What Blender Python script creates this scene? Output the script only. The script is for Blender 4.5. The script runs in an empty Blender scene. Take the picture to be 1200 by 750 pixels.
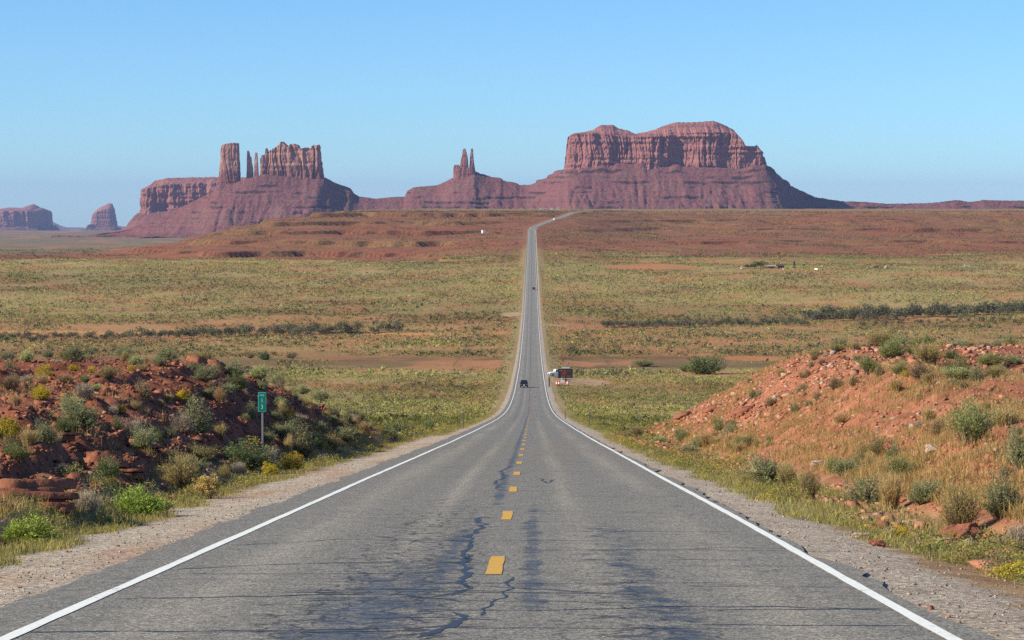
import bpy, math, random
import numpy as np
from mathutils import Vector, Matrix

# ------------------------------------------------------------------ camera, light, exposure
F = 2850.0                      # focal length in pixels of the 1200 px wide picture
S = bpy.context.scene
COL = S.collection
CAMX = 0.4
YAW = math.atan(23.5 / F)       # camera looks a little left of the road's direction
PITCH = math.atan(133 / F)      # and a little down
cd = bpy.data.cameras.new('camera')
cam = bpy.data.objects.new('camera', cd)
COL.objects.link(cam)
cam.location = (CAMX, 0, 0)
cam.rotation_euler = (math.pi / 2 - PITCH, 0, YAW)
cd.sensor_width = 36
cd.lens = 36 * F / 1200
cd.clip_start = 0.5
cd.clip_end = 200000
S.camera = cam
S.render.resolution_x, S.render.resolution_y = 1024, 640

SUN_EL, SUN_AZ = 30.0, -108.0   # azimuth from the road's direction, clockwise
w = bpy.data.worlds.new('World')
S.world = w
w.use_nodes = True
nt = w.node_tree
bg = nt.nodes['Background']
sky = nt.nodes.new('ShaderNodeTexSky')
sky.sky_type = 'NISHITA'
sky.sun_disc = False
sky.sun_elevation = math.radians(SUN_EL)
sky.sun_rotation = math.radians(SUN_AZ)
sky.altitude = 1600
sky.air_density = 1.0
sky.dust_density = 0.3
sky.ozone_density = 2.5
tn = nt.nodes.new('ShaderNodeMix')
tn.data_type, tn.blend_type = 'RGBA', 'MULTIPLY'
tn.inputs[0].default_value = 1.0
tn.inputs[7].default_value = (0.55, 0.85, 1.16, 1)      # clear high-desert blue
nt.links.new(sky.outputs[0], tn.inputs[6])
nt.links.new(tn.outputs[2], bg.inputs[0])
bg.inputs[1].default_value = 0.1
sl = bpy.data.lights.new('sun', 'SUN')
sun = bpy.data.objects.new('sun', sl)
COL.objects.link(sun)
sl.energy = 5.0
sl.angle = math.radians(0.5)
sl.color = (1.0, 0.935, 0.73)
a, e = math.radians(SUN_AZ), math.radians(SUN_EL)
sdir = Vector((math.sin(a) * math.cos(e), math.cos(a) * math.cos(e), math.sin(e)))
sun.rotation_euler = sdir.to_track_quat('Z', 'Y').to_euler()
sun.location = (-300, -100, 300)
S.view_settings.view_transform = 'Standard'
S.view_settings.look = 'None'
S.view_settings.gamma = 1
S.view_settings.use_curve_mapping = False
S.view_settings.exposure = 0.48
S.cycles.use_denoising = False
S.cycles.max_bounces = 5
S.cycles.diffuse_bounces = 3
S.cycles.volume_bounces = 0
S.cycles.transparent_max_bounces = 8

RNG = np.random.default_rng(7)
random.seed(7)

# ------------------------------------------------------------------ helpers
CAMROT = np.array(cam.rotation_euler.to_matrix())


def ray(u, v):
    d = CAMROT @ np.array([(u - 600.0), -(v - 375.0), -F])
    return d / d[1]


def pix(u, v, y):
    """point on the line of sight of a photo pixel, y metres down the road"""
    d = ray(u, v)
    return np.array([CAMX + d[0] * y, y, d[2] * y])


def px_m(y):
    return y / F


def _hash(ix, iy, seed):
    h = (ix.astype(np.int64) * 374761393 + iy.astype(np.int64) * 668265263 + seed * 1442695041) & 0xFFFFFFFF
    h = ((h ^ (h >> 13)) * 1274126177) & 0xFFFFFFFF
    h = h ^ (h >> 16)
    return (h & 0xFFFFFF) / float(0xFFFFFF)


def noise(x, y, seed=0):
    x, y = np.broadcast_arrays(np.asarray(x, float), np.asarray(y, float))
    ix, iy = np.floor(x), np.floor(y)
    fx, fy = x - ix, y - iy
    fx, fy = fx * fx * (3 - 2 * fx), fy * fy * (3 - 2 * fy)
    ix, iy = ix.astype(np.int64), iy.astype(np.int64)
    a_, b_ = _hash(ix, iy, seed), _hash(ix + 1, iy, seed)
    c_, d_ = _hash(ix, iy + 1, seed), _hash(ix + 1, iy + 1, seed)
    return ((a_ * (1 - fx) + b_ * fx) * (1 - fy) + (c_ * (1 - fx) + d_ * fx) * fy) * 2 - 1


def fbm(x, y, octv=4, seed=0, gain=0.5):
    t, amp, s = 0.0, 1.0, 0.0
    for k in range(octv):
        t = t + amp * noise(np.asarray(x) * 2.03 ** k, np.asarray(y) * 2.03 ** k, seed + 17 * k)
        s += amp
        amp *= gain
    return t / s


def sst(x, a_, b_):
    t = np.clip((np.asarray(x, float) - a_) / (b_ - a_), 0, 1)
    return t * t * (3 - 2 * t)


def mixv(a_, b_, t):
    return a_ * (1 - t) + b_ * t


def mesh_np(name, verts, faces, mat=None, parent=None, smooth=False, tint=None, link=True, fattr=None):
    """verts (n,3), faces (m,3) or (m,4) arrays -> one mesh object"""
    me = bpy.data.meshes.new(name)
    verts = np.ascontiguousarray(verts, np.float32)
    faces = np.ascontiguousarray(faces, np.int32)
    k = faces.shape[1]
    me.vertices.add(len(verts))
    me.vertices.foreach_set('co', verts.ravel())
    me.loops.add(faces.size)
    me.loops.foreach_set('vertex_index', faces.ravel())
    me.polygons.add(len(faces))
    me.polygons.foreach_set('loop_start', np.arange(0, faces.size, k, dtype=np.int32))
    if smooth:
        me.polygons.foreach_set('use_smooth', np.ones(len(faces), bool))
    me.update(calc_edges=True)
    if tint is not None:
        at = me.attributes.new('tint', 'FLOAT_COLOR', 'POINT')
        t4 = np.ones((len(verts), 4), np.float32)
        t4[:, :3] = tint
        at.data.foreach_set('color', t4.ravel())
    for nm, arr in (fattr or {}).items():
        at = me.attributes.new(nm, 'FLOAT', 'POINT')
        at.data.foreach_set('value', np.ascontiguousarray(arr, np.float32))
    if mat:
        me.materials.append(mat)
    o = bpy.data.objects.new(name, me)
    if link:
        COL.objects.link(o)
    if parent:
        o.parent = parent
    return o


def grid_faces(nr, nc, wrap=False):
    r = np.arange(nr - 1)[:, None]
    c = np.arange(nc if wrap else nc - 1)[None, :]
    c2 = (c + 1) % nc
    return np.stack([r * nc + c, r * nc + c2, (r + 1) * nc + c2, (r + 1) * nc + c], -1).reshape(-1, 4)


def tag(o, label=None, cat=None, group=None, kind=None):
    if label: o['label'] = label
    if cat: o['category'] = cat
    if group: o['group'] = group
    if kind: o['kind'] = kind
    return o


def empty(name, loc, rz=0.0, label=None, cat=None, group=None, scale=None):
    o = bpy.data.objects.new(name, None)
    COL.objects.link(o)
    o.location = [float(c) for c in loc]
    o.rotation_euler = (0, 0, rz)
    o.empty_display_size = 0.2
    if scale is not None:
        o.scale = scale
    return tag(o, label, cat, group)


# ---- node helpers
class N:
    def __init__(self, name):
        self.m = bpy.data.materials.new(name)
        self.m.use_nodes = True
        self.t = self.m.node_tree
        self.b = self.t.nodes['Principled BSDF']
        self.out = self.t.nodes['Material Output']

    def n(self, typ, **kw):
        nd = self.t.nodes.new(typ)
        for k, v_ in kw.items():
            setattr(nd, k, v_)
        return nd

    def set(self, sock, v_):
        if isinstance(v_, bpy.types.NodeSocket):
            self.t.links.new(v_, sock)
        elif isinstance(v_, (tuple, list)) and len(v_) == 3 and sock.type == 'RGBA':
            sock.default_value = (*v_, 1)
        else:
            sock.default_value = v_

    def pos(self):
        return self.n('ShaderNodeNewGeometry').outputs['Position']

    def obj(self):
        return self.n('ShaderNodeTexCoord').outputs['Object']

    def mapped(self, vec, scale=(1, 1, 1), loc=(0, 0, 0)):
        m = self.n('ShaderNodeMapping')
        self.set(m.inputs['Vector'], vec)
        m.inputs['Scale'].default_value = scale
        m.inputs['Location'].default_value = loc
        return m.outputs[0]

    def noise(self, vec, scale, detail=4, rough=0.55, dist=0.0):
        x = self.n('ShaderNodeTexNoise')
        self.set(x.inputs['Vector'], vec)
        x.inputs['Scale'].default_value = scale
        x.inputs['Detail'].default_value = detail
        x.inputs['Roughness'].default_value = rough
        x.inputs['Distortion'].default_value = dist
        return x.outputs['Fac']

    def voro(self, vec, scale, feature='F1', out='Distance'):
        x = self.n('ShaderNodeTexVoronoi', feature=feature)
        self.set(x.inputs['Vector'], vec)
        x.inputs['Scale'].default_value = scale
        return x.outputs[out]

    def ramp(self, fac, stops, interp='LINEAR'):
        r = self.n('ShaderNodeValToRGB')
        r.color_ramp.interpolation = interp
        el = r.color_ramp.elements
        while len(el) < len(stops):
            el.new(0.5)
        for e_, (p, c) in zip(el, stops):
            e_.position = p
            e_.color = (c, c, c, 1) if isinstance(c, (int, float)) else (*c, 1)
        self.set(r.inputs[0], fac)
        return r.outputs[0]

    def mr(self, val, a_, b_, c_=0.0, d_=1.0):
        m = self.n('ShaderNodeMapRange')
        self.set(m.inputs[0], val)
        for i, q in enumerate((a_, b_, c_, d_)):
            m.inputs[i + 1].default_value = q
        return m.outputs[0]

    def math(self, op, a_, b_=0.0, clamp=False):
        m = self.n('ShaderNodeMath', operation=op)
        m.use_clamp = clamp
        self.set(m.inputs[0], a_)
        self.set(m.inputs[1], b_)
        return m.outputs[0]

    def mix(self, fac, a_, b_, mode='MIX'):
        m = self.n('ShaderNodeMix', data_type='RGBA', blend_type=mode)
        self.set(m.inputs[0], fac)
        self.set(m.inputs[6], a_)
        self.set(m.inputs[7], b_)
        return m.outputs[2]

    def attr(self, name, out='Color', typ='GEOMETRY'):
        x = self.n('ShaderNodeAttribute', attribute_type=typ, attribute_name=name)
        return x.outputs[out]

    def sep(self, vec):
        x = self.n('ShaderNodeSeparateXYZ')
        self.set(x.inputs[0], vec)
        return x.outputs

    def bump(self, h, strength, dist):
        x = self.n('ShaderNodeBump')
        self.set(x.inputs['Height'], h)
        x.inputs['Strength'].default_value = strength
        x.inputs['Distance'].default_value = dist
        self.t.links.new(x.outputs[0], self.b.inputs['Normal'])
        return x

    def fin(self, color=None, rough=0.9, spec=0.2, metal=0.0):
        if color is not None:
            self.set(self.b.inputs['Base Color'], color)
        self.set(self.b.inputs['Roughness'], rough)
        self.set(self.b.inputs['Specular IOR Level'], spec)
        self.set(self.b.inputs['Metallic'], metal)
        return self.m


def plain(name, col, rough=0.6, spec=0.4, metal=0.0, var=0.12, scale=6.0):
    k = N(name)
    f = k.noise(k.obj(), scale, 5)
    c = k.mix(f, tuple(x * (1 - var) for x in col), tuple(min(1, x * (1 + var)) for x in col))
    return k.fin(c, rough, spec, metal)


# ------------------------------------------------------------------ the lie of the land
RK = np.array([(-200, 14.0), (-50, 2.2), (0, -1.78), (60, -6.7), (147, -13.9), (228, -20.4), (320, -27.8), (433, -36.0), (562, -43.2),
               (785, -51.3), (990, -55.2), (1200, -57.0), (1387, -56.8), (1576, -54.2), (2080, -48.5), (2350, -42.5), (2600, -36.0),
               (2970, -27.0), (3100, -22.3), (3300, -14.0), (3700, -10.0), (4200, -7.2), (5000, -6.0), (8000, -9), (12000, -70), (40000, -420)], float)
_yt = np.arange(-200, 40000, 4.0)
_zt = np.interp(_yt, RK[:, 0], RK[:, 1])
for _ in range(2):
    for wn in (9, 13):
        _zs = np.convolve(np.pad(_zt, wn, mode='edge'), np.ones(2 * wn + 1) / (2 * wn + 1), 'valid')
        _b = sst(_yt, 60, 160)
        _zt = _zt * (1 - _b) + _zs * _b


def R(y):
    return np.interp(y, _yt, _zt)


def XC(y):
    return np.interp(y, [2930, 3000, 3100, 3200, 3300, 3500, 3750, 4200, 5000], [0, 2.5, 13, 26, 41, 52, 61, 97, 180])


def terrace(z, h, k, lo=0.72):
    q = z / h
    i = np.floor(q)
    f = q - i
    g = f * 0.32 + 0.68 * sst(f, lo, 0.985)
    return z * (1 - k) + (i + g) * h * k


def softmin(a_, b_, k):
    h = np.clip(0.5 + 0.5 * (b_ - a_) / k, 0, 1)
    return b_ * (1 - h) + a_ * h - k * h * (1 - h)


def wash_y(x):
    """centre line of the brush-lined dry wash, and where it is"""
    return np.where(x < 0, 1085 + 22 * noise(x / 90.0, 3.1, 5) + 0.10 * np.abs(x), 1120 + 0.95 * np.abs(x) + 16 * noise(x / 70.0, 9.1, 6))


def natural(x, y):
    n = -4.42 - 0.031 * (y - 48) + 0.35 * fbm(x / 9.0, y / 14.0, 3, 3)
    n = n - 0.19 * 7 * np.log1p(np.exp(np.clip((y - 112 - np.where(x > 0, 13, -7) - 5 * noise(x / 11.0, y / 30.0, 8)) / 7, -30, 30)))
    n = n - 0.06 * np.maximum(0, np.abs(x) - 45)
    return n


def ground(x, y):
    x, y = np.broadcast_arrays(np.asarray(x, float), np.asarray(y, float))
    r = R(y)
    xr = x - XC(y)
    ax = np.abs(xr)
    off = sst(ax, 7, 60)
    far = sst(y, 150, 500)
    # valley floor
    z = r - 0.35 * sst(ax, 4.6, 9) - 0.35 * sst(ax, 8, 16)
    z = z + off * (0.9 * fbm(x / 110.0, y / 150.0, 4, 1) * (0.4 + 0.6 * far) + 1.1 * far * fbm(x / 420.0, y / 380.0, 3, 2))
    z = z + 0.10 * sst(ax, 5, 9) * fbm(x / 2.3, y / 2.3, 3, 11)
    # dry wash
    dw = np.abs(y - wash_y(x))
    z = z - 3.2 * sst(ax, 22, 60) * (1 - sst(dw, 6, 13))
    # bluffs, plateau, and the lower plain on the left
    if np.any(y > 1900):
        pl = np.interp(y, [2000, 2450, 2560, 2700, 2900, 3200, 3600, 4200, 5000, 8000, 12000, 40000],
                       [-50, -52, -47, -37, -26, -17, -11, -7, -6, -9, -70, -420])
        pr = np.interp(y, [2000, 2400, 2900, 3300, 3450, 3600, 4000, 4600, 5000, 8000, 12000, 40000],
                       [-50, -44, -36, -29, -22, -14, -9.5, -6.5, -6, -9, -70, -420])
        p = np.where(xr < 0, pl, pr)
        ys_ = y + 190 * fbm(x / 150.0, 0.3 + y / 900.0, 4, 27) * sst(ax, 14, 130) * (1 - sst(y, 3500, 4200))
        p = np.where(xr < 0, np.interp(ys_, [2000, 2450, 2560, 2700, 2900, 3200, 3600, 4200, 5000, 8000, 12000, 40000], [-50, -52, -47, -37, -26, -17, -11, -7, -6, -9, -70, -420]),
                     np.interp(ys_, [2000, 2400, 2900, 3300, 3450, 3600, 4000, 4600, 5000, 8000, 12000, 40000], [-50, -44, -36, -29, -22, -14, -9.5, -6.5, -6, -9, -70, -420]))
        big = sst(ax, 14, 130) * sst(y, 2000, 2350)
        p2 = z * (1 - big) + p * big
        wob = fbm(x / 170.0, y / 240.0, 4, 21)
        p2 = p2 + big * (1 - sst(y, 3800, 4600)) * 4.5 * wob
        low = np.interp(y, [1900, 2300, 3000, 6000, 15000, 40000], [-50, -50, -60, -92, -150, -395])
        edge = sst(-x, 290 + 40 * noise(y / 300.0, 1.0, 31), 575 + 60 * noise(y / 250.0, 2.0, 32)) * sst(y, 2200, 2700)
        lowt = low + 2.0 * fbm(x / 300.0, y / 300.0, 3, 23)
        p2 = p2 * (1 - edge) + lowt * edge
        st = big * (1 - sst(y, 4200, 5200)) * np.where(xr < 0, 0.92, 0.75)
        st = st * np.clip(np.where(xr < 0, 1.05, 0.8) + 1.7 * fbm(x / 120.0, y / 70.0, 4, 26), 0, 1)
        wb = sst(ax, 12, 45)
        p3 = terrace(p2 + wb * (3.0 * fbm(x / 110.0, y / 110.0, 4, 24) + 0.7 * fbm(x / 16.0, y / 16.0, 2, 28)), 9.6, st, 0.965)
        p3 = p3 + st * 0.5 * fbm(x / 14.0, y / 14.0, 3, 25)
        t = sst(y, 1950, 2200)
        z = z * (1 - t) + p3 * t
    # the ridge that the road cuts through
    nearm = y < 260
    if np.any(nearm):
        n = natural(x, y)
        slope = np.where(x < 0, 0.62, 0.5) * (1 + 0.22 * fbm(x / 5.0, y / 9.0, 3, 41))
        foot = 6.9 + 0.7 * noise(y / 13.0, np.sign(x) * 3, 42)
        foot = np.where(x > 0, foot + 0.1 + 0.5 * sst(y, 90, 140), foot)
        slope = np.where(x > 0, slope * (1 + 0.5 * sst(y, 60, 110)), slope)
        cut = r - 0.15 + np.maximum(0, ax - foot) * slope
        hill = softmin(n, cut, 0.7)
        # tilted beds: small steps that run down the slope ahead
        hb = (hill + 0.055 * y + 0.30 * ax * np.where(x < 0, 0.5, 0.3))
        stp = 0.55 + 0.2 * noise(x / 12.0, y / 18.0, 45)
        lay = terrace(hb, 0.75, 0.9, 0.88) - hb
        rel = sst(hill - z, 0.25, 0.9)
        hill = hill + lay * rel * np.where(x < 0, 1.0, 0.5) * (0.55 + 0.45 * noise(x / 6.0, y / 11.0, 47)) * stp * 1.6
        hill = hill - rel * (1 - sst(hill - r, 2.2, 3.4)) * 0.30 * np.clip(1 - np.abs(fbm(y / 2.6 + x * 0.25, x / 8.0, 3, 48)) * 5, 0, 1)
        hill = hill + rel * (0.16 * fbm(x / 1.1, y / 1.1, 4, 43) + 0.12 * fbm(x / 0.40, y / 0.40, 2, 44))
        z = np.where(nearm, np.maximum(z, hill), z)
    # road bed
    bed = r - 0.03 - 0.03 * sst(y, 200, 400) - 0.12 * sst(ax, 4.3, 6.5)
    bedk = 1 - sst(ax, 5.2, 7.0)
    bed = bed - 0.35 * sst(y, 900, 2500) * (1 - sst(ax, 4.0, 5.0))
    return z * (1 - bedk) + bed * bedk


def hit(u, v, y0=8.0, y1=3500.0):
    d = ray(u, v)
    ys = np.geomspace(y0, y1, 6000)
    g = ground(CAMX + d[0] * ys, ys) - d[2] * ys
    k = np.argmax(g > 0)
    y = ys[k] if g[k] > 0 else y1
    return np.array([CAMX + d[0] * y, y, float(ground(CAMX + d[0] * y, y))])


# colours of the soil ------------------------------------------------
def soil(x, y, z):
    sh = np.shape(x)
    def C(r_, g_, b_): return np.broadcast_to(np.array([r_, g_, b_]), sh + (3,))
    xr = np.abs(x - XC(y))
    n1 = fbm(x / 60.0, y / 130.0, 4, 51)[..., None]
    n2 = fbm(x / 7.0, y / 12.0, 3, 52)[..., None]
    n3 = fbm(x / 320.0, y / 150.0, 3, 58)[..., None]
    red = C(0.30, 0.115, 0.062) * (1 + 0.25 * n2)
    orange = C(0.46, 0.20, 0.095) * (1 + 0.15 * n2)
    olive = C(0.40, 0.285, 0.115) * (1 + 0.12 * n2)
    brown = C(0.125, 0.066, 0.036)
    v_ = np.clip
    c = olive * 1.0
    # valley zones (distance bands)
    band = (sst(y, 780, 860) * (1 - sst(y, 1230, 1330)))[..., None]
    band = np.clip(band * (0.75 + 0.7 * n1), 0, 1)
    c = mixv(c, orange, band)
    dark = (sst(y, 740, 775) * (1 - sst(y, 850, 885)))[..., None] * np.clip(0.75 + 0.8 * n1, 0, 1)
    c = mixv(c, brown, dark * np.where(x > 0, 0.95, 0.7)[..., None])
    c = mixv(c, orange, np.clip((fbm(x / 25.0, y / 45.0, 4, 53)[..., None] - 0.02) * 5, 0, 1) * 0.8)
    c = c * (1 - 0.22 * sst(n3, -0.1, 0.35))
    far = sst(y + 260 * n1[..., 0], 2150, 2450)[..., None]
    red2 = C(0.265, 0.092, 0.055) * (1 + 0.2 * n2)
    c = mixv(c, red2, far)
    top = sst(y + 350 * n1[..., 0], 3700, 4500)[..., None]
    c = mixv(c, mixv(C(0.26, 0.17, 0.078), C(0.42, 0.20, 0.10), np.clip(n1 * 2.0, 0, 1)), top * 0.85)
    lowl = (sst(-x - 0.02 * y, 420, 620) * sst(y, 2500, 3200))[..., None]
    c = mixv(c, mixv(C(0.17, 0.14, 0.085), C(0.33, 0.17, 0.10), np.clip(n1 * 2.2 + .3, 0, 1)), lowl)
    # rock varnish and painted shade are mixed onto steep far ground in build_ground
    # near ridge
    nr = (1 - sst(y, 165, 215)) * sst(z - R(y), -0.45, 0.1) * np.where(x < 0, sst(xr, 7.0, 8.5), sst(xr + 0.5 * n2[..., 0], 5.4, 6.6))
    nrl = C(0.255, 0.095, 0.056) * (1 + 0.3 * n2)
    nrr = C(0.325, 0.133, 0.078) * (1 + 0.2 * n2)
    c = mixv(c, np.where((x < 0)[..., None], nrl, nrr), nr[..., None])
    # verge and gravel
    verge = (1 - sst(xr, 7.5, 11)) * (1 - sst(y, 2200, 2600))
    c = mixv(c, mixv(C(0.36, 0.235, 0.13), C(0.33, 0.27, 0.12), np.clip(0.4 + n2 * 2, 0, 1)), (verge * 0.85 * (1 - nr))[..., None])
    e = np.where(x < 0, 5.95, 4.95 - 0.45 * sst(y, 40, 90)) + 0.30 * noise(x * 0.3, y / 2.2, 55) + 0.25 * noise(x * 2, y / 0.5, 56)
    e = np.where((y > 150), 5.2, e)
    grav = 1 - sst(xr - e, -0.12, 0.12)
    gl = mixv(C(0.50, 0.42, 0.335), C(0.48, 0.30, 0.205), np.clip(0.1 + 1.2 * fbm(x / 0.9, y / 5.0, 3, 57)[..., None], 0, 0.8))
    gr = C(0.47, 0.39, 0.315) * (1 + 0.12 * n2)
    c = mixv(c, np.where((x < 0)[..., None], gl, gr), grav[..., None])
    # lay-bys
    for (px_, py_, rx_, ry_) in ((-8.5, 215, 3.5, 9), (12.5, 648, 9, 32), (-11, 1290, 6, 28), (10, 1170, 9, 10)):
        m_ = 1 - sst(((x - px_) / rx_) ** 2 + ((y - py_) / ry_) ** 2, 0.7, 1.1)
        c = mixv(c, C(0.46, 0.31, 0.20), 0.75 * m_[..., None])
    # bare orange pans
    for (px_, py_, rx_, ry_) in ((78, 850, 13, 22), (64, 880, 8, 14), (95, 2010, 40, 60)):
        m_ = 1 - sst(((x - px_) / rx_) ** 2 + ((y - py_) / ry_) ** 2, 0.6, 1.2)
        c = mixv(c, C(0.50, 0.19, 0.085), m_[..., None])
    return c, grav, nr

# ------------------------------------------------------------------ ground sheet
def build_ground():
    rows = np.concatenate([np.arange(-40, 12, 2.0), np.arange(12, 90, 0.17), np.arange(90, 165, 0.33), np.arange(165, 320, 1.0),
                           np.arange(320, 900, 3.0), np.arange(900, 1350, 3.0), np.arange(1350, 2350, 7.0), np.arange(2350, 3700, 1.8),
                           np.arange(3700, 4600, 9.0), np.geomspace(4600, 42000, 60)])
    # columns: x = xc + a + b * (y + 45); near the road only a, further out both
    core = np.array([0, 2.0, 3.5, 4.0, 4.25])
    fine = np.concatenate([np.arange(4.5, 16.0, 0.11), np.arange(16.0, 24.0, 0.25)])
    nF = len(fine)
    tb = np.concatenate([np.zeros(24), np.linspace(0, 1, nF - 24)])
    bF = 0.215 * tb ** 1.15
    out_a = np.array([25, 26, 28, 30, 34, 38, 44, 52, 62, 80, 140, 300, 900], float)
    out_b = np.array([.219, .224, .232, .242, .256, .275, .31, .37, .46, .6, .9, 1.5, 2.6])
    a_ = np.concatenate([core, fine, out_a])
    b_ = np.concatenate([np.zeros(len(core)), bF, out_b])
    a_ = np.concatenate([-a_[::-1], a_[1:]])
    b_ = np.concatenate([-b_[::-1], b_[1:]])
    Y = rows[:, None]
    ramp = np.maximum(Y - 20, 0) ** 1.0
    X = XC(Y) + a_[None, :] * (1 + 0 * Y) + b_[None, :] * ramp
    Yb = np.broadcast_to(Y, X.shape)
    xf, yf = X.ravel(), Yb.ravel().copy()
    zf = ground(xf, yf)
    col, grav, nr = soil(xf, yf, zf)
    zg = zf.reshape(X.shape)
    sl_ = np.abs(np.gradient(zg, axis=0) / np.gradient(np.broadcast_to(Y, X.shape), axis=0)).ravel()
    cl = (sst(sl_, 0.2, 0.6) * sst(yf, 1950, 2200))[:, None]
    col = mixv(col, np.array([0.085, 0.034, 0.025]), cl * 0.85)  # steep ledge risers: cliff shade put into the colour, along with dark rock varnish
    tal = (sst(sl_, 0.06, 0.2) * sst(yf, 1950, 2200))[:, None]
    col = mixv(col, np.array([0.27, 0.10, 0.055]), tal * 0.55 * (1 - cl))
    # scrub cover that the shader draws as fine specks where shrubs are too small to stand alone
    veg = 0.55 + 0.5 * fbm(xf / 90.0, yf / 160.0, 4, 61)
    veg = veg * (1 - grav) * (1 - nr) * sst(yf, 120, 300)
    k = N('desert_soil')
    P = k.pos()
    base = k.attr('tint')
    f1 = k.noise(P, 0.9, 8, 0.62)
    f2 = k.noise(P, 9.0, 8, 0.7)
    f3 = k.noise(P, 0.035, 6, 0.65)
    c = k.mix(k.mr(f1, 0.3, 0.7), k.mix(1.0, base, (0.68, 0.62, 0.58), 'MULTIPLY'), k.mix(1.0, base, (1.3, 1.32, 1.3), 'MULTIPLY'))
    c = k.mix(k.mr(f2, 0.35, 0.68), k.mix(1.0, c, (0.72, 0.7, 0.68), 'MULTIPLY'), k.mix(1.0, c, (1.25, 1.25, 1.28), 'MULTIPLY'))
    # gravel chips
    g = k.attr('grav', 'Fac')
    ch = k.voro(P, 22.0, out='Color')
    chv = k.sep(ch)[0]
    gcol = k.mix(1.0, base, k.ramp(chv, [(0.0, (0.45, 0.42, 0.42)), (0.35, (0.85, 0.85, 0.85)), (0.75, (1.1, 1.08, 1.05)), (1.0, (1.7, 1.62, 1.5))]), 'MULTIPLY')
    gcol = k.mix(k.mr(f1, 0.3, 0.7), k.mix(1.0, gcol, (0.8, 0.76, 0.72), 'MULTIPLY'), gcol)
    c = k.mix(g, c, gcol)
    # specks of scrub far away
    vg = k.attr('veg', 'Fac')
    sp = k.noise(k.mapped(P, (1, 0.55, 1)), 0.42, 5, 0.75)
    m = k.mr(k.math('ADD', sp, k.math('MULTIPLY', vg, 0.25)), 0.60, 0.70)
    m = k.math('MULTIPLY', m, k.mr(vg, 0.02, 0.2))
    m = k.math('MULTIPLY', m, 0.42)
    vc = k.mix(k.mr(f3, 0.35, 0.65), (0.13, 0.11, 0.05), (0.27, 0.235, 0.08))
    c = k.mix(m, c, vc)
    hgt = k.math('ADD', k.math('MULTIPLY', f2, 0.35), k.math('MULTIPLY', f1, 0.5))
    hgt = k.math('ADD', hgt, k.math('MULTIPLY', k.voro(P, 22.0), 0.05))
    k.bump(hgt, 0.8, 0.16)
    mat = k.fin(c, 0.95, 0.1)
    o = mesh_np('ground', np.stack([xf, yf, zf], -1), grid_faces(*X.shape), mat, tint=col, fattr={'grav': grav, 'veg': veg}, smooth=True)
    tag(o, kind='structure')
    return o


build_ground()


# ------------------------------------------------------------------ road
def ribbon(name, x0, x1, ys, dz, mat, parent=None, nx=2, dfar=0.0):
    """strip that lies on the road surface; x0, x1 arrays over ys, relative to the road's centre"""
    ys = np.asarray(ys, float)
    t = np.linspace(0, 1, nx)[None, :]
    xx = XC(ys)[:, None] + x0[:, None] * (1 - t) + x1[:, None] * t
    yy = np.broadcast_to(ys[:, None], xx.shape)
    zz = R(yy) + dz + dfar * sst(yy, 300, 2500)
    return mesh_np(name, np.stack([xx, yy, zz], -1).reshape(-1, 3), grid_faces(len(ys), nx), mat, parent)


ROADY = np.concatenate([np.arange(-40, 100, 0.25), np.arange(100, 400, 2.0), np.arange(400, 4900, 6.0)])


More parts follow.
